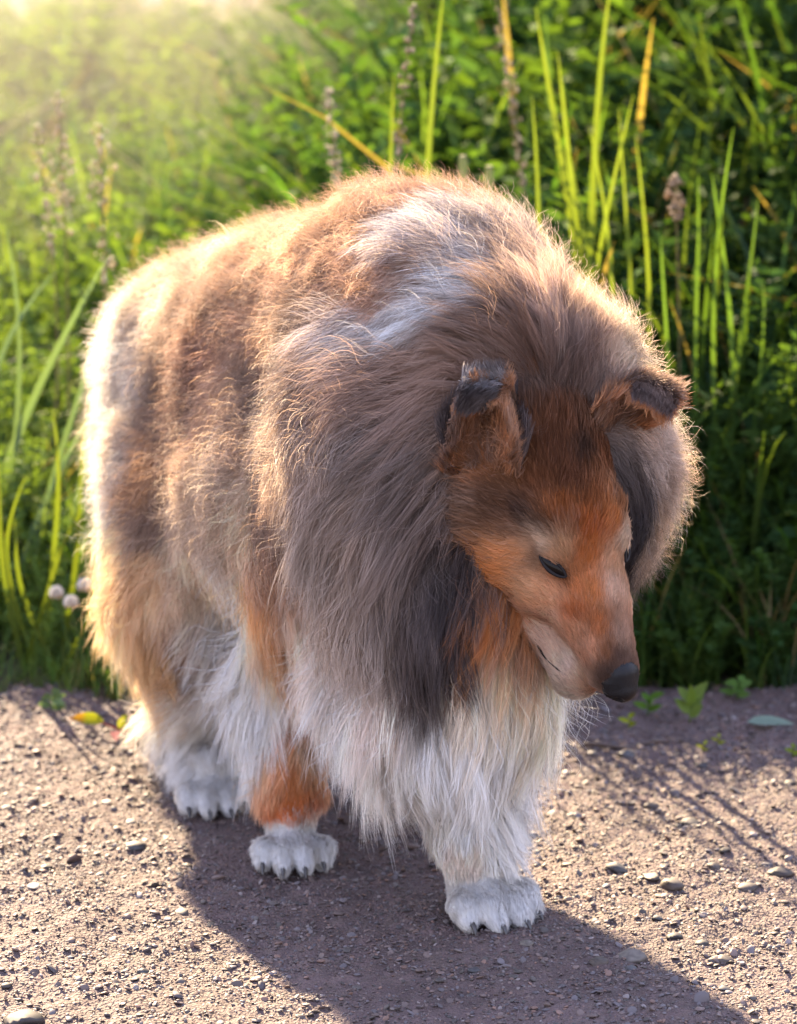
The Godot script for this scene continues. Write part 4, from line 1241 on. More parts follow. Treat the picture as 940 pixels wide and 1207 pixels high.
	for s in feet:
		groom(s, coat_guides, 0.05, 0.0004)
		for k in s.v.size():
			s.length[k] = 0.010
			s.lift[k] = 0.32
			s.curl[k] = 0.0
			s.region[k] = 3
			s.color[k] = Color(0.95, 0.90, 0.83)
			s.flow[k] = Vector3(0.25, -0.5, 0.83)
	# one continuous body
	var v := PackedVector3Array()
	var n := PackedVector3Array()
	var c := PackedColorArray()
	var idx := PackedInt32Array()
	for s in [trunk, head] + feet:
		var base := v.size()
		for k in s.v.size():
			v.append(s.v[k] + at)
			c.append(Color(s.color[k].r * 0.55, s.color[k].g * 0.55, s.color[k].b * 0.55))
		n.append_array(s.n)
		for q in s.i:
			idx.append(q + base)
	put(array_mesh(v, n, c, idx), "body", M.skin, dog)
	var names := ["back_fur", "mane", "chest_fur", "leg_fur", "tail_fur", "face_fur"]
	for s in [trunk, head] + feet:
		for k in s.v.size():
			s.v[k] += at
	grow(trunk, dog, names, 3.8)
	for s: float in [1.0, -1.0]:
		var spot := Vector3(0.0509, 0.0167, 0.0389)
		for k in 3:
			var q: Vector3 = Vector3(0.1379, 0.3905, 0.0616) + at + Vector3(0.3622, -0.8250, 0.4338) * (spot.x + (k - 1) * 0.0055) + Vector3(0.4516, 0.5624, 0.6926) * spot.y + Vector3(-0.8154, -0.0550, 0.5763) * s * (spot.z - (k - 1) * 0.005)
			bare.append([q, 0.0038 * 0.0038])
	for q: Vector3 in [Vector3(0.0843, -0.0607, 0.0296), Vector3(0.0969, -0.0627, 0.0278), Vector3(0.1092, -0.0615, 0.0259), Vector3(0.1224, -0.0559, 0.0234), Vector3(0.1314, -0.0507, 0.0206)]:
		for s: float in [1.0, -1.0]:
			bare.append([Vector3(0.1379, 0.3905, 0.0616) + at + Vector3(0.3622, -0.8250, 0.4338) * q.x + Vector3(0.4516, 0.5624, 0.6926) * q.y + Vector3(-0.8154, -0.0550, 0.5763) * q.z * s, 0.0018 * 0.0018])
	grow(head, dog, names, 8.0)
	bare.clear()
	for s in feet:
		grow(s, dog, names, 5.0)
	build_face(dog, at)
	build_ear(dog, at, [[Vector3(0.0485, 0.4219, 0.0601), Vector3(0.0730, 0.4215, 0.0772), Vector3(0.0990, 0.4282, 0.0925)], [Vector3(0.0441, 0.4512, 0.0805), Vector3(0.0732, 0.4448, 0.0675), Vector3(0.1019, 0.4594, 0.1033)], [Vector3(0.0456, 0.4726, 0.0811), Vector3(0.0735, 0.4656, 0.0594), Vector3(0.0993, 0.4807, 0.0915)], [Vector3(0.0544, 0.4900, 0.0776), Vector3(0.0757, 0.4878, 0.0630), Vector3(0.0955, 0.4932, 0.0665)], [Vector3(0.0596, 0.5036, 0.0773), Vector3(0.0765, 0.5047, 0.0698), Vector3(0.0911, 0.5036, 0.0718)], [Vector3(0.0552, 0.5028, 0.0894), Vector3(0.0698, 0.5023, 0.0909), Vector3(0.0860, 0.5020, 0.0836)], [Vector3(0.0522, 0.4942, 0.0946), Vector3(0.0625, 0.4907, 0.0958), Vector3(0.0757, 0.4943, 0.0892)]], 0)
	build_ear(dog, at, [[Vector3(0.1647, 0.4609, 0.0494), Vector3(0.1822, 0.4479, 0.0225), Vector3(0.2010, 0.4379, -0.0150)], [Vector3(0.1701, 0.4714, 0.0376), Vector3(0.1887, 0.4616, 0.0153), Vector3(0.2077, 0.4524, -0.0050)], [Vector3(0.1811, 0.4833, 0.0286), Vector3(0.2015, 0.4708, -0.0050), Vector3(0.2177, 0.4643, 0.0000)], [Vector3(0.1977, 0.4882, 0.0050), Vector3(0.2159, 0.4849, 0.0000), Vector3(0.2339, 0.4749, 0.0000)], [Vector3(0.2035, 0.4956, 0.0180), Vector3(0.2216, 0.4909, 0.0140), Vector3(0.2391, 0.4787, 0.0100)], [Vector3(0.2043, 0.4931, 0.0310), Vector3(0.2215, 0.4871, 0.0280), Vector3(0.2391, 0.4752, 0.0220)], [Vector3(0.2033, 0.4874, 0.0360), Vector3(0.2197, 0.4816, 0.0340), Vector3(0.2366, 0.4718, 0.0270)]], 1)
	for t in claws:
		var st := Builder.new()
		var p: Vector3 = t[0] + at
		var d: Vector3 = t[1]
		st.tube(PackedVector3Array([p - d * 0.006, p + d * 0.003, p + d * 0.007 + Vector3(0, -0.001, 0), p + d * 0.010 + Vector3(0, -0.0045, 0), p + d * 0.0112 + Vector3(0, -0.008, 0)]), PackedFloat32Array([0.0028, 0.0028, 0.0025, 0.0017, 0.0003]), Color.WHITE, 7)
		put(st.mesh(), "claw", M.claw, dog)


func build_face(dog: Node3D, at: Vector3) -> void:
	var ahead := Vector3(0.3622, -0.8250, 0.4338)
	var up := Vector3(0.4516, 0.5624, 0.6926)
	var right := Vector3(-0.8154, -0.0550, 0.5763)
	# nose: a rounded wedge with two nostrils
	var bones := []
	add_bone(bones, Vector3(0.1906, 0.2609, 0.1239), Vector3(0.1928, 0.2496, 0.1259), 0.0165, 0.0130)
	add_bone(bones, Vector3(0.1830, 0.2557, 0.1273), Vector3(0.1838, 0.2491, 0.1278), 0.0105, 0.0085)
	add_bone(bones, Vector3(0.1968, 0.2567, 0.1175), Vector3(0.1976, 0.2500, 0.1180), 0.0105, 0.0085)
	add_bone(bones, Vector3(0.1855, 0.2533, 0.1160), Vector3(0.1871, 0.2451, 0.1174), 0.008, 0.006)
	var holes := []
	for s: float in [1.0, -1.0]:
		holes.append([Vector3(0.1955, 0.2395, 0.1287) + right * 0.0085 * s, 0.0052])
		holes.append([Vector3(0.1927, 0.2418, 0.1250) + right * 0.0135 * s, 0.0046])
		holes.append([Vector3(0.1902, 0.2444, 0.1217) + right * 0.0172 * s, 0.0036])
	var nose := mesh_field(bones, 0.0014, 0.0013, holes)
	for k in nose.v.size():
		nose.v[k] += at
	put(array_mesh(nose.v, nose.n, PackedColorArray(), nose.i), "nose", M.nose_leather, dog)
	# mouth line
	var origin := Vector3(0.1379, 0.3905, 0.0616) + at
	var line := [Vector3(0.0843, -0.0607, 0.0296), Vector3(0.0969, -0.0627, 0.0278), Vector3(0.1092, -0.0615, 0.0259), Vector3(0.1224, -0.0559, 0.0234), Vector3(0.1314, -0.0507, 0.0206)]
	for s: float in [1.0, -1.0]:
		var st := Builder.new()
		var pts := PackedVector3Array()
		var rad := PackedFloat32Array()
		for k in 25:
			var f := k / 24.0 * (line.size() - 1)
			var r1 := mini(int(f), line.size() - 2)
			var q: Vector3 = line[r1].cubic_interpolate(line[r1 + 1], line[maxi(r1 - 1, 0)], line[mini(r1 + 2, line.size() - 1)], f - r1)
			pts.append(origin + ahead * q.x + up * q.y + right * (q.z + 0.0008) * s - up * 0.0003)
			rad.append(0.0011 * sin(PI * clampf(k / 24.0, 0.08, 0.92)) * (1.0 - 0.45 * k / 24.0) + 0.0003)
		st.tube(pts, rad, Color.WHITE, 6)
		put(st.mesh(), "lip", M.eyelid, dog)
	# eyes, half closed against the sun: an almond of cornea between two dark lids
	var seat := Vector3(0.0509, 0.0167, 0.0389)
	for s: float in [1.0, -1.0]:
		var mid: Vector3 = origin + ahead * seat.x + up * seat.y + right * seat.z * s
		var out := (right * s * 0.66 + ahead * 0.22 + up * 0.72).normalized()
		var along := ahead * 0.74 - right * s * 0.67
		along = (along - out * along.dot(out)).normalized()
		var over := out.cross(along) * (1.0 if out.cross(along).dot(up - ahead) > 0.0 else -1.0)
		mid += out * 0.0005
		var rows := 11
		var cols := 21
		var dome := Builder.new()
		var rims := [[], []]
		for i in cols:
			var a := lerpf(-1.0, 1.0, float(i) / (cols - 1))
			var open := pow(maxf(0.0, 1.0 - a * a), 0.8)
			for j in rows:
				var b := lerpf(-1.0, 1.0, float(j) / (rows - 1))
				var rise := (0.0046 if b > 0.0 else 0.0048) * open * b
				var q := along * a * 0.0146 + over * (rise - 0.0012 * a) + out * (0.0036 * open * (1.0 - 0.45 * b * b))
				dome.v.append(mid + q)
				dome.n.append((out + along * a * 0.75 + over * b * 0.55).normalized())
				dome.c.append(Color.WHITE)
				if j == 0 or j == rows - 1:
					rims[0 if j == 0 else 1].append(mid + q)
		for i in cols - 1:
			for j in rows - 1:
				var p := i * rows + j
				if (dome.v[p + 1] - dome.v[p]).cross(dome.v[p + rows] - dome.v[p]).dot(out) < 0.0:
					dome.i.append_array(PackedInt32Array([p, p + 1, p + rows, p + 1, p + rows + 1, p + rows]))
				else:
					dome.i.append_array(PackedInt32Array([p, p + rows, p + 1, p + 1, p + rows, p + rows + 1]))
		var eye := put(dome.mesh(), "eye", M.eyeball, dog)
		for rim in rims:
			var lid := Builder.new()
			var rad := PackedFloat32Array()
			for i in cols:
				rad.append(0.0011 + 0.0008 * (1.0 - absf(2.0 * i / (cols - 1.0) - 1.0)))
			lid.tube(PackedVector3Array(rim), rad, Color.WHITE, 7)
			put(lid.mesh(), "eyelid", M.eyelid, eye)


func build_ear(dog: Node3D, at: Vector3, rows: Array, which: int) -> void:
	# rows run from the base to the lip of the folded tip, each as left, middle and right
	var us := 13
	var vs := 25
	var skin := {"v": PackedVector3Array(), "n": PackedVector3Array(), "i": PackedInt32Array(), "flow": PackedVector3Array(), "length": PackedFloat32Array(), "lift": PackedFloat32Array(), "color": PackedColorArray(), "curl": PackedFloat32Array(), "region": PackedInt32Array()}
	var grid := []
	for j in vs:
		var f := float(j) / (vs - 1) * (rows.size() - 1)
		var r1 := mini(int(f), rows.size() - 2)
		var t := f - r1
		var three := []
		for q in 3:
			var p0: Vector3 = rows[maxi(r1 - 1, 0)][q]
			var p1: Vector3 = rows[r1][q]
			var p2: Vector3 = rows[r1 + 1][q]
			var p3: Vector3 = rows[mini(r1 + 2, rows.size() - 1)][q]
			three.append(p1.cubic_interpolate(p2, p0, p3, t))
		for i in us:
			var u := float(i) / (us - 1)
			var a: Vector3 = three[0]
			var b: Vector3 = three[1]
			var c: Vector3 = three[2]
			grid.append(a * 2.0 * (u - 0.5) * (u - 1.0) + b * 4.0 * u * (1.0 - u) + c * 2.0 * u * (u - 0.5) + at)
	var normals := []
	for j in vs:
		for i in us:
			var du: Vector3 = grid[j * us + mini(i + 1, us - 1)] - grid[j * us + maxi(i - 1, 0)]
			var dv: Vector3 = grid[mini(j + 1, vs - 1) * us + i] - grid[maxi(j - 1, 0) * us + i]
			normals.append(du.cross(dv).normalized())
	for side in 2:
		for j in vs:
			for i in us:
				var k := j * us + i
				var nn: Vector3 = normals[k] * (1.0 if side == 0 else -1.0)
				skin.v.append(grid[k] + nn * 0.0018)
				skin.n.append(nn)
				var dv: Vector3 = (grid[mini(j + 1, vs - 1) * us + i] - grid[maxi(j - 1, 0) * us + i]).normalized()
				var t := float(j) / (vs - 1)
				var u := absf(float(i) / (us - 1) - 0.5) * 2.0
				var inside := side == 0
				var rim := smoothstep(0.78, 1.0, u)
				skin.flow.append(dv + (du_side(grid, us, j, i) * 0.5 if inside else Vector3.ZERO))
				skin.length.append(lerpf(0.030, 0.016, smoothstep(0.3, 0.7, t)) if inside else lerpf(0.030, 0.011, t))
				skin.length[-1] = lerpf(skin.length[-1], 0.020, rim * 0.8) + (0.012 * smoothstep(0.25, 0.0, t))
				skin.lift.append(0.45 if inside else 0.28 + 0.3 * rim)
				skin.curl.append(0.1)
				skin.region.append(0)
				var col := Color(0.50, 0.20, 0.065) if inside else Color(0.085, 0.055, 0.045)
				if inside:
					col = col.lerp(Color(0.16, 0.075, 0.045), 0.6 * smoothstep(0.7, 0.0, u) * smoothstep(0.75, 0.3, t))
				if which == 0:
					if not inside:
						col = col.lerp(Color(0.075, 0.050, 0.040), smoothstep(0.55, 0.85, t))
						col = col.lerp(Color(0.36, 0.31, 0.29), smoothstep(0.60, 0.66, t) * smoothstep(0.80, 0.70, t))
					else:
						col = col.lerp(Color(0.06, 0.045, 0.04), rim * 0.7)
				elif not inside:
					col = Color(0.22, 0.125, 0.08).lerp(Color(0.14, 0.085, 0.066), smoothstep(0.7, 0.85, t))
				skin.color.append(col)
		var base := side * us * vs
		for j in vs - 1:
			for i in us - 1:
				var a := base + j * us + i
				if side == 0:
					skin.i.append_array(PackedInt32Array([a, a + us, a + 1, a + 1, a + us, a + us + 1]))
				else:
					skin.i.append_array(PackedInt32Array([a, a + 1, a + us, a + 1, a + us + 1, a + us]))
	# close the rim
	var ring := []
	for j in vs:
		ring.append(j * us)
	for i in range(1, us):
		ring.append((vs - 1) * us + i)
	for j in range(vs - 2, -1, -1):
		ring.append(j * us + us - 1)
	var body_idx: PackedInt32Array = skin.i.duplicate()
	for k in ring.size() - 1:
		var a: int = ring[k]
		var b: int = ring[k + 1]
		var o := us * vs
		body_idx.append_array(PackedInt32Array([a, b, a + o, b, b + o, a + o]))
	var dark := PackedColorArray()
	for k in skin.color:
		dark.append(Color(k.r * 0.7, k.g * 0.7, k.b * 0.7))
	var ear := put(array_mesh(skin.v, skin.n, dark, body_idx), "ear", M.skin, dog)
	grow(skin, ear, ["ear_fur"], 9.0)


func du_side(grid: Array, us: int, j: int, i: int) -> Vector3:
	var du: Vector3 = grid[j * us + mini(i + 1, us - 1)] - grid[j * us + maxi(i - 1, 0)]
	return du.normalized() * (1.0 if i > us / 2 else -1.0)


# ------------------------------------------------------------------ plants one can tell apart

func blade(parent: Node3D, base: Vector3, mid: Vector3, tip: Vector3, width: float, color: Color, called := "blade") -> MeshInstance3D:
	var st := Builder.new()
	var p := PackedVector3Array()
	var w := PackedFloat32Array()
	var c := PackedColorArray()
	var phase := rng.randf() * TAU
	for k in 13:
		var t := k / 12.0
		p.append(base.lerp(mid, t).lerp(mid.lerp(tip, t), t) - parent.position + Vector3(sin(t * 7.0 + phase), 0, cos(t * 6.0 + phase)) * 0.003 * t)
		w.append(width * 0.5 * (0.55 + 0.45 * minf(1.0, t * 5.0)) * pow(1.0 - t, 0.5) + 0.0003)
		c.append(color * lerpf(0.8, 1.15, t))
	var along := (tip - base).normalized()
	var side := along.cross(Vector3(rng.randf_range(-0.5, 0.5), 0.1, 1.0)).normalized()
	st.ribbon(p, side, w, c, 0.28)
	return put(st.mesh(), called, M.blade, parent)


# blades given by where they leave the ground, how they bow and where they end
func tuft(called: String, label: String, category: String, at: Vector3, blades: Array, color: Color, group := "") -> Node3D:
	var t := thing(called, label, category, at, group)
	for b in blades:
		var base: Vector3 = Vector3(b[0].x, meadow_height(b[0].x, b[0].z) - 0.01, b[0].z)
		var tip: Vector3 = b[1]
		var bow: float = b[3] if b.size() > 3 else 0.0
		var mid := base.lerp(tip, 0.55) + Vector3(bow + rng.randf_range(-0.045, 0.045), absf(bow) * 0.6, 0.02)
		blade(t, base, mid, tip, b[2], color * rng.randf_range(0.85, 1.15))
	return t


func seed_stalk(label: String, base: Vector3, tip: Vector3, color: Color, head: float, fat: float, group: String) -> void:
	base.y = meadow_height(base.x, base.z) - 0.01
	var t := thing("seed_head_stalk", label, "wild plant", base, group)
	var st := Builder.new()
	var p := PackedVector3Array()
	var r := PackedFloat32Array()
	var bend := Vector3(rng.randf_range(-0.03, 0.03), 0, rng.randf_range(-0.03, 0.03))
	for k in 9:
		var f := k / 8.0
		p.append((tip - base) * f + bend * sin(PI * f))
		r.append(lerpf(0.0022, 0.0008, f))
	st.tube(p, r, Color(0.16, 0.14, 0.06), 5)
	put(st.mesh(), "stem", M.petal, t)
	var seeds := Builder.new()
	for k in 70:
		var f := 1.0 - head * rng.randf()
		var at := (tip - base) * f + bend * sin(PI * f)
		var out := Vector3(rng.randf_range(-1, 1), rng.randf_range(-0.4, 1), rng.randf_range(-1, 1)).normalized()
		var q := at + out * fat * rng.randf() * (0.35 + 0.65 * sin(PI * clampf((1.0 - f) / head, 0.05, 1.0)))
		seeds.ball(q, Vector3(0.0020, 0.0030, 0.0020) * rng.randf_range(0.7, 1.5), color * rng.randf_range(0.7, 1.25), 4, 6, Basis(Vector3(1, 0, 0), rng.randf() * 2.0))
	put(seeds.mesh(), "seed_head", M.petal, t).set_meta("kind", "stuff")


func clover(label: String, head: Vector3) -> void:
	var base := Vector3(head.x + 0.01, meadow_height(head.x, head.z) - 0.01, head.z - 0.01)
	var t := thing("clover_flower", label, "flower", base, "white clover flowers beside the dog's tail")
	var st := Builder.new()
	var h := head - base
	st.tube(PackedVector3Array([Vector3.ZERO, h * 0.5 + Vector3(0.006, 0, 0.004), h]), PackedFloat32Array([0.0016, 0.0013, 0.0012]), Color(0.09, 0.15, 0.05), 6)
	put(st.mesh(), "stem", M.leaf, t)
	var fl := Builder.new()
	for k in 60:
		var y := 1.0 - 1.75 * (k + 0.5) / 60.0
		var a := k * 2.399963
		var d := Vector3(sqrt(maxf(0.0, 1.0 - y * y)) * cos(a), y, sqrt(maxf(0.0, 1.0 - y * y)) * sin(a))
		var turn := Basis(Quaternion(Vector3.UP, d.normalized()))
		fl.ball(h + d * 0.0056, Vector3(0.0011, 0.0036, 0.0011), Color(0.74, 0.70, 0.62) * rng.randf_range(0.85, 1.1) if y > -0.3 else Color(0.55, 0.45, 0.32), 4, 6, turn)
	put(fl.mesh(), "flower_head", M.petal, t)


func seedling(label: String, at: Vector3, size: float, leaves: int, color: Color, upright := 0.5) -> void:
	at.y = path_height(at.x, at.z) - 0.001
	var t := thing("seedling", label, "plant", at, "seedlings sprouting from the track")
	size *= 0.68
	var st := Builder.new()
	st.tube(PackedVector3Array([Vector3(0, -0.003, 0), Vector3(0.1, 0.5, 0) * size, Vector3(0.15, 1.0, 0.1) * size * 0.9]), PackedFloat32Array([0.0011, 0.0009, 0.0006]), color * 0.8, 5)
	put(st.mesh(), "stem", M.leaf, t)
	for k in leaves:
		var a := k * 2.4 + rng.randf()
		var lf := Builder.new()
		var h := lerpf(0.25, 0.9, float(k) / maxf(1.0, leaves - 1.0))
		lf.leaf(Vector3(0.1 * h, h, 0.05) * size, Vector3(cos(a), upright, sin(a) * 0.8).normalized(), Vector3(0.1, 0.6, 0.8).normalized(), size * rng.randf_range(0.6, 0.95), size * 0.36, color * rng.randf_range(0.85, 1.15), 0.25, 0.25)
		put(lf.mesh(), "leaf", M.leaf, t)


func build_meadow_plants() -> void:
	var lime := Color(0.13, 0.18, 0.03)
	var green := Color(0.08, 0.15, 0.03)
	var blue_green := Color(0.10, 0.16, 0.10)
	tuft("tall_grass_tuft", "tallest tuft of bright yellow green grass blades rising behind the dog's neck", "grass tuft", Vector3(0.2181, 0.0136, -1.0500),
		[[Vector3(0.2499, 0.0136, -1.0500), Vector3(0.1529, 0.6985, -1.0500), 0.012, 0.01], [Vector3(0.2206, -0.0000, -1.1000), Vector3(0.2449, 0.7293, -1.1000), 0.012, 0.015], [Vector3(0.1666, 0.0272, -1.0000), Vector3(0.1463, 0.6057, -1.0000), 0.008, 0.0], [Vector3(0.2399, 0.0136, -1.0500), Vector3(0.1772, 0.6488, -1.0500), 0.011, 0.02], [Vector3(0.2156, 0.0272, -1.0000), Vector3(0.2612, 0.6057, -1.0000), 0.007, -0.02], [Vector3(0.2549, 0.0272, -1.0000), Vector3(0.2685, 0.5618, -1.0000), 0.007, 0.0], [Vector3(0.2244, 0.0326, -0.9800), Vector3(0.2150, 0.5724, -0.9800), 0.007, 0.01], [Vector3(0.2390, 0.0326, -0.9800), Vector3(0.1878, 0.5456, -0.9800), 0.007, 0.0], [Vector3(0.2500, 0.0272, -1.0000), Vector3(0.2471, 0.5905, -1.0000), 0.006, 0.01]], lime, "bright grass behind the dog")
	tuft("upright_grass", "single broad upright grass blade with a side leaf above the middle of the dog's back", "grass tuft", Vector3(0.0529, 0.0272, -1.0000),
		[[Vector3(0.0539, 0.0272, -1.0000), Vector3(0.0481, 0.7307, -1.0000), 0.012, 0.0], [Vector3(0.0547, 0.1081, -1.0000), Vector3(-0.0076, 0.6259, -1.0200), 0.008, -0.03]], lime, "bright grass behind the dog")
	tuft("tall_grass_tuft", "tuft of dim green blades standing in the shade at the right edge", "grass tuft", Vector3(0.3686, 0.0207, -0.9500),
		[[Vector3(0.3570, 0.0207, -0.9500), Vector3(0.3509, 0.5246, -0.9500), 0.008, 0.01], [Vector3(0.3764, 0.0207, -0.9500), Vector3(0.3687, 0.5768, -0.9500), 0.007, 0.0], [Vector3(0.3686, 0.0207, -0.9500), Vector3(0.3986, 0.5008, -0.9500), 0.007, -0.01], [Vector3(0.3492, 0.0207, -0.9500), Vector3(0.3321, 0.5246, -0.9500), 0.007, 0.0], [Vector3(0.3802, 0.0207, -0.9500), Vector3(0.4084, 0.4048, -0.9500), 0.006, -0.02], [Vector3(0.3516, 0.0290, -0.9200), Vector3(0.2913, 0.4772, -0.9200), 0.006, 0.01]], green, "grass beside the track")
	tuft("arching_grass_tuft", "tuft of long blue green blades arching over at the left edge", "grass tuft", Vector3(-0.4786, 0.0124, -0.9800),
		[[Vector3(-0.4998, 0.1332, -0.9800), Vector3(-0.3251, 0.4300, -0.9600), 0.012, -0.06], [Vector3(-0.4863, 0.0931, -0.9800), Vector3(-0.3805, 0.4146, -0.9600), 0.011, -0.07], [Vector3(-0.4360, 0.0408, -0.9500), Vector3(-0.3328, 0.3624, -0.9200), 0.009, -0.03], [Vector3(-0.4683, 0.0326, -0.9800), Vector3(-0.4385, 0.4573, -0.9800), 0.008, 0.02], [Vector3(-0.4447, 0.0435, -0.9400), Vector3(-0.2938, 0.3238, -0.9200), 0.007, -0.02], [Vector3(-0.3973, 0.0408, -0.9500), Vector3(-0.2251, 0.4538, -1.0000), 0.008, -0.05]], blue_green, "grass beside the track")
	tuft("leaning_grass_tuft", "tuft of leaning green blades just left of the dog's tail", "grass tuft", Vector3(-0.3944, 0.0037, -0.8000),
		[[Vector3(-0.4132, 0.0037, -0.8000), Vector3(-0.4398, 0.2542, -0.8000), 0.008, -0.01], [Vector3(-0.3991, 0.0037, -0.8000), Vector3(-0.3770, 0.2921, -0.8000), 0.008, 0.0], [Vector3(-0.3756, 0.0037, -0.8000), Vector3(-0.3387, 0.2777, -0.7800), 0.007, 0.0], [Vector3(-0.3944, 0.0037, -0.8000), Vector3(-0.4082, 0.2209, -0.7800), 0.006, -0.02], [Vector3(-0.3694, -0.0002, -0.7800), Vector3(-0.4193, 0.1783, -0.7600), 0.006, 0.01], [Vector3(-0.4161, -0.0002, -0.7800), Vector3(-0.3444, 0.1878, -0.7600), 0.006, -0.02], [Vector3(-0.3815, 0.0056, -0.7600), Vector3(-0.3215, 0.1549, -0.7400), 0.006, 0.0]], lime * 0.75, "grass beside the track")
	for s in [["pale cut grass stem standing just behind the dog's back, taller and right of its twin", Vector3(0.1029, 0.0489, -0.9200), Vector3(0.1002, 0.5378, -0.9200)], ["pale cut grass stem standing just behind the dog's back, left of its twin", Vector3(0.0741, 0.0489, -0.9200), Vector3(0.0711, 0.5492, -0.9200)]]:
		var base: Vector3 = s[1]
		base.y = meadow_height(base.x, base.z)
		var t := thing("cut_stem", s[0], "grass stem", base, "cut stems behind the dog")
		var st := Builder.new()
		var h: Vector3 = s[2] - base
		st.tube(PackedVector3Array([Vector3.ZERO, h * 0.5, h * 0.99, h]), PackedFloat32Array([0.0055, 0.005, 0.0048, 0.0036]), Color(0.26, 0.30, 0.14), 9)
		st.ball(h, Vector3(0.0042, 0.001, 0.0042), Color(0.42, 0.38, 0.26), 4, 9)
		put(st.mesh(), "stem", M.leaf, t)
	seed_stalk("brownish seed stalk standing left of the broad upright blade above the dog", Vector3(0.0236, 0.0217, -1.0200), Vector3(0.0171, 0.7048, -1.0200), Color(0.32, 0.25, 0.17), 0.42, 0.012, "seed stalks in the meadow")
	seed_stalk("seed stalk bending left above the tallest grass tuft", Vector3(0.1743, -0.0272, -1.2000), Vector3(0.1125, 0.6989, -1.2000), Color(0.34, 0.27, 0.18), 0.35, 0.012, "seed stalks in the meadow")
	seed_stalk("pale seed stalk over the middle of the back, left of the brownish one", Vector3(-0.0750, -0.0136, -1.1500), Vector3(-0.0825, 0.5919, -1.1500), Color(0.45, 0.38, 0.25), 0.2, 0.012, "seed stalks in the meadow")
	seed_stalk("pinkish seed stalk at the far left, lower than the one beside it", Vector3(-0.4280, -0.0136, -1.1500), Vector3(-0.4214, 0.5474, -1.1500), Color(0.50, 0.42, 0.28), 0.3, 0.020, "pinkish seed stalks at the left")
	seed_stalk("pinkish seed stalk at the left, the tallest of the three", Vector3(-0.3999, -0.0272, -1.2000), Vector3(-0.3994, 0.5780, -1.2000), Color(0.50, 0.42, 0.28), 0.3, 0.020, "pinkish seed stalks at the left")
	seed_stalk("pinkish seed stalk at the left, nearest to the dog of the three", Vector3(-0.3606, -0.0054, -1.1200), Vector3(-0.3442, 0.5538, -1.1200), Color(0.50, 0.42, 0.28), 0.35, 0.022, "pinkish seed stalks at the left")
	seed_stalk("faded seed head standing in the shade right of the dog's neck", Vector3(0.3171, 0.0326, -0.9800), Vector3(0.3097, 0.5198, -0.9800), Color(0.34, 0.25, 0.16), 0.1, 0.014, "seed stalks in the meadow")
	clover("white clover flower nearest to the dog's tail, highest of the three", Vector3(-0.3408, 0.1074, -0.7400))
	clover("white clover flower lowest of the three beside the tail", Vector3(-0.3541, 0.0938, -0.7200))
	clover("small white clover flower farthest from the tail", Vector3(-0.3722, 0.0961, -0.7500))
	var at := Vector3(-0.3003, 0.0000, -0.5345)
	at.y = path_height(at.x, at.z)
	var sprig := thing("leaf_sprig", "yellow green leaf sprig with red tips lying on the track left of the dog", "leaf sprig", at)
	var st := Builder.new()
	st.tube(PackedVector3Array([Vector3(-0.012, 0.012, 0), Vector3(0.012, 0.006, 0.01), Vector3(0.035, 0.004, 0.012), Vector3(0.06, 0.006, 0.0)]), PackedFloat32Array([0.001, 0.0012, 0.0012, 0.0008]), Color(0.25, 0.06, 0.05), 5)
	put(st.mesh(), "stem", M.leaf, sprig)
	for l in [[Vector3(-0.006, 0.012, 0.0), Vector3(-0.95, 0.22, 0.1), 0.036, 0.015, Color(0.30, 0.33, 0.03), "leaf with a red edge"], [Vector3(0.010, 0.007, 0.010), Vector3(0.4, 0.75, -0.2), 0.018, 0.009, Color(0.28, 0.30, 0.04), ""], [Vector3(0.006, 0.005, 0.012), Vector3(0.1, 0.0, 0.8), 0.022, 0.010, Color(0.22, 0.06, 0.08), "dark red leaf"], [Vector3(0.022, 0.005, 0.012), Vector3(0.8, 0.15, 0.5), 0.020, 0.009, Color(0.18, 0.05, 0.06), "dark red leaf"], [Vector3(0.045, 0.005, 0.008), Vector3(0.7, 0.5, -0.2), 0.030, 0.014, Color(0.33, 0.18, 0.03), "orange tinted leaf"], [Vector3(0.055, 0.006, 0.002), Vector3(0.9, 0.1, 0.4), 0.024, 0.011, Color(0.26, 0.28, 0.05), ""]]:
		var lf := Builder.new()
		lf.leaf(l[0], l[1].normalized(), Vector3(0.0, 0.75, 0.65).normalized(), l[2], l[3], l[4], 0.3, 0.2)
		for k in lf.v.size():
			if k >= 12 and l[2] > 0.026:
				lf.c[k] = lf.c[k].lerp(Color(0.45, 0.10, 0.03), 0.5 if k < 18 else 0.9)
		var o := put(lf.mesh(), "leaf", M.leaf, sprig)
		if l[5]:
			o.set_meta("label", l[5])
	seedling("yellow green seedling on the track just below the dog's nose", Vector3(0.2414, 0.0000, -0.5703), 0.022, 4, Color(0.26, 0.32, 0.03))
	seedling("green seedling on the track close right of the dog's nose", Vector3(0.2636, 0.0000, -0.6130), 0.030, 6, Color(0.10, 0.20, 0.03))
	seedling("tall pale seedling at the edge of the track right of the dog", Vector3(0.3059, 0.0000, -0.5885), 0.045, 6, Color(0.16, 0.24, 0.06), 1.2)
	seedling("small two leaved seedling in the middle of the track at the right", Vector3(0.3122, 0.0000, -0.4818), 0.014, 3, Color(0.26, 0.28, 0.04))
	seedling("small seedling beside the two leaved one, slightly higher", Vector3(0.3292, -0.0000, -0.4992), 0.016, 3, Color(0.24, 0.26, 0.05))
	seedling("seedling at the right edge of the picture on the sunlit track", Vector3(0.4035, 0.0000, -0.4703), 0.020, 4, Color(0.20, 0.27, 0.04))
	seedling("flat green rosette at the border of the track at the far right", Vector3(0.3623, 0.0000, -0.6628), 0.035, 8, Color(0.09, 0.17, 0.04), 0.25)
	seedling("flat rosette on the track beside the red tipped leaf sprig", Vector3(-0.3700, 0.0000, -0.6253), 0.034, 8, Color(0.12, 0.19, 0.08), 0.2)
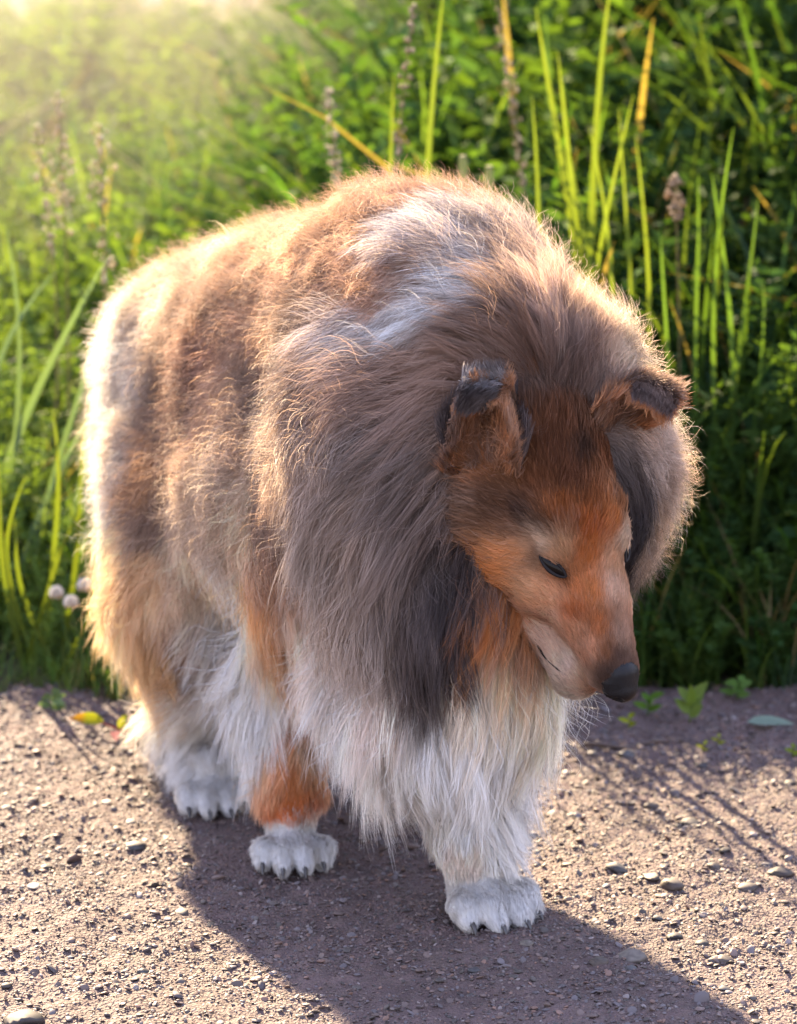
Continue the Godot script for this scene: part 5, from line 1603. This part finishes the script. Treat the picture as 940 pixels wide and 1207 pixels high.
	at = Vector3(0.3869, 0.0000, -0.5643)
	at.y = path_height(at.x, at.z)
	var fallen := thing("fallen_leaf", "pale blue green fallen leaf lying on the track at the right", "leaf", at)
	var fl := Builder.new()
	fl.leaf(Vector3(-0.022, 0.006, 0), Vector3(0.98, 0.08, 0.1).normalized(), Vector3(0.1, 0.9, 0.35).normalized(), 0.05, 0.016, Color(0.22, 0.30, 0.24), 0.3, 0.12)
	put(fl.mesh(), "leaf", M.leaf, fallen)
	at = Vector3(0.2320, -0.0000, -0.4992)
	at.y = path_height(at.x, at.z)
	var twig := thing("twig", "thin dark twig lying across the track below the dog's nose", "twig", at)
	var tw := Builder.new()
	var p := PackedVector3Array()
	var r := PackedFloat32Array()
	for k in 12:
		var f := k / 11.0
		p.append(Vector3(lerpf(-0.042, 0.048, f), 0.003 + 0.002 * sin(f * 9.0), 0.006 * sin(f * 5.0)))
		r.append(lerpf(0.0026, 0.0012, f))
	tw.tube(p, r, Color(0.07, 0.045, 0.035), 7)
	put(tw.mesh(), "stick", M.stone, twig)


func build_glare_haze() -> void:
	var air := FogMaterial.new()
	air.albedo = Color(1.0, 0.92, 0.88)
	air.density = 0.085
	var glare_haze := FogVolume.new()  # added volume, imitates lens glare from the low sun
	glare_haze.name = "glare_haze"
	glare_haze.shape = RenderingServer.FOG_VOLUME_SHAPE_ELLIPSOID
	glare_haze.size = Vector3(4.6, 2.9, 4.8)
	glare_haze.position = Vector3(-1.85, 0.65, -3.4)
	glare_haze.material = air
	add_child(glare_haze)
	tag(glare_haze, "added haze imitating the glare of the sun at the upper left", "", "", "stuff")


func build_stones() -> void:
	var meshes := []
	for k in 7:
		meshes.append(pebble_mesh(70 + k, 3))
	var grey := Color(0.16, 0.15, 0.155)
	var brown := Color(0.17, 0.125, 0.10)
	var dark := Color(0.10, 0.08, 0.075)
	var pale := Color(0.30, 0.25, 0.21)
	var n := 0
	# where on the ground, width in metres, colour, what singles it out
	for s in [
		[Vector3(-0.3151, 0.0000, 0.2696), 0.040, dark, "largest dark stone, at the bottom left corner"],
		[Vector3(-0.2498, 0.0000, -0.1693), 0.026, grey, "flat grey stone on the sunlit track left of the dog's shadow"],
		[Vector3(-0.3295, 0.0000, -0.1134), 0.014, dark, "small dark stone left of the flat grey one"],
		[Vector3(-0.2736, 0.0000, -0.3639), 0.012, dark, "small dark stone below the red tipped leaf sprig"],
		[Vector3(-0.1963, 0.0000, 0.0005), 0.015, pale, "pale flat pebble on the sunlit track at the left"],
		[Vector3(-0.1437, 0.0000, 0.1203), 0.013, dark, "dark pebble at the left border of the dog's shadow"],
		[Vector3(-0.2226, 0.0000, 0.1558), 0.014, grey, "grey pebble in the lower left of the track"],
		[Vector3(-0.3835, 0.0000, -0.2837), 0.014, grey, "grey pebble at the left edge, far back on the track"],
		[Vector3(-0.3375, 0.0000, 0.1865), 0.013, brown, "brown pebble at the left edge, close to the corner"],
		[Vector3(-0.1987, 0.0000, -0.1326), 0.011, brown, "small brown pebble between the flat grey stone and the shadow"],
		[Vector3(0.2336, 0.0000, -0.4645), 0.024, grey, "smooth rounded grey stone below the dog's nose"],
		[Vector3(0.1993, 0.0000, -0.4731), 0.015, pale, "small pale stone beside the dark twig, against the chest fur"],
		[Vector3(0.2220, 0.0000, -0.4276), 0.014, dark, "dark stone just in front of the rounded grey one"],
		[Vector3(0.3068, 0.0000, -0.4332), 0.018, dark, "dark round stone on the shaded part of the track at the right"],
		[Vector3(0.3902, 0.0000, -0.3612), 0.016, dark, "dark stone at the right edge of the picture"],
		[Vector3(0.2475, 0.0000, -0.2863), 0.020, brown, "brown stone right of the foreleg, halfway to the meadow"],
		[Vector3(0.2808, 0.0000, -0.2295), 0.023, dark, "wide dark stone right of the brown one behind it"],
		[Vector3(0.2025, 0.0000, -0.0990), 0.029, grey, "long angular grey stone right of the front paw"],
		[Vector3(0.2355, 0.0000, -0.0707), 0.019, brown, "rounded brown stone touching the wide one at its right"],
		[Vector3(0.2507, 0.0000, -0.0521), 0.029, brown, "wide humped brown stone right of the front paw"],
		[Vector3(0.2932, 0.0000, -0.1062), 0.018, brown, "brown stone between the humped one and the right edge, the farther back"],
		[Vector3(0.3088, 0.0000, -0.1521), 0.014, dark, "small dark stone behind the others at the right"],
		[Vector3(0.3210, 0.0000, -0.0521), 0.026, brown, "flat brown stone near the right edge, beside the humped one"],
		[Vector3(0.3557, 0.0000, -0.0967), 0.029, brown, "broad stone at the right edge in the sunlit gravel"],
		[Vector3(0.2335, 0.0000, 0.0206), 0.015, grey, "grey pebble just outside the shadow, below the humped stone"],
		[Vector3(0.2050, 0.0000, 0.1161), 0.032, pale, "large pale stone lying in the dog's shadow"],
		[Vector3(0.1740, 0.0000, 0.1392), 0.022, brown, "brown stone in the shadow, left of the large pale one"],
		[Vector3(0.2016, 0.0000, 0.1496), 0.014, grey, "small grey stone in the shadow, in front of the large pale one"],
		[Vector3(0.2455, 0.0000, 0.0690), 0.018, dark, "dark stone at the right border of the dog's shadow"],
		[Vector3(0.2693, 0.0000, 0.0841), 0.014, dark, "dark pebble next to the shadow border stone"],
		[Vector3(0.2850, 0.0000, 0.1224), 0.022, brown, "brown stone in the lower right of the sunlit track"],
		[Vector3(0.2795, 0.0000, 0.1905), 0.016, grey, "grey stone lowest at the right, near the bottom edge"],
		[Vector3(0.0662, 0.0000, 0.1619), 0.014, grey, "grey pebble in the shadow below the front paw"],
		[Vector3(0.1124, 0.0000, 0.0991), 0.016, pale, "pale pebble in the shadow between the front paw and the large pale stone"],
	]:
		var w: float = s[1]
		var p: Vector3 = s[0]
		var t := MeshInstance3D.new()
		t.name = numbered("pebble", self)
		var c: Color = s[2] * rng.randf_range(0.22, 0.30)
		var st := Builder.new()
		var src: ArrayMesh = meshes[n % 7]
		var a := src.surface_get_arrays(0)
		st.v = a[Mesh.ARRAY_VERTEX]
		st.n = a[Mesh.ARRAY_NORMAL]
		st.i = a[Mesh.ARRAY_INDEX]
		for k in st.v.size():
			st.c.append(c * (1.0 + 0.5 * fine_noise.get_noise_3dv(st.v[k] * 4.0 + Vector3.ONE * n)))
		t.mesh = st.mesh()
		t.material_override = M.stone
		add_child(t, true)
		t.position = Vector3(p.x, path_height(p.x, p.z) + w * 0.045, p.z)
		t.basis = Basis(Vector3.UP, rng.randf_range(-0.5, 0.5)) * Basis.from_scale(Vector3(0.5, rng.randf_range(0.17, 0.26), rng.randf_range(0.34, 0.5)) * w * 0.9)
		tag(t, s[3], "pebble", "pebbles on the dirt track")
		n += 1
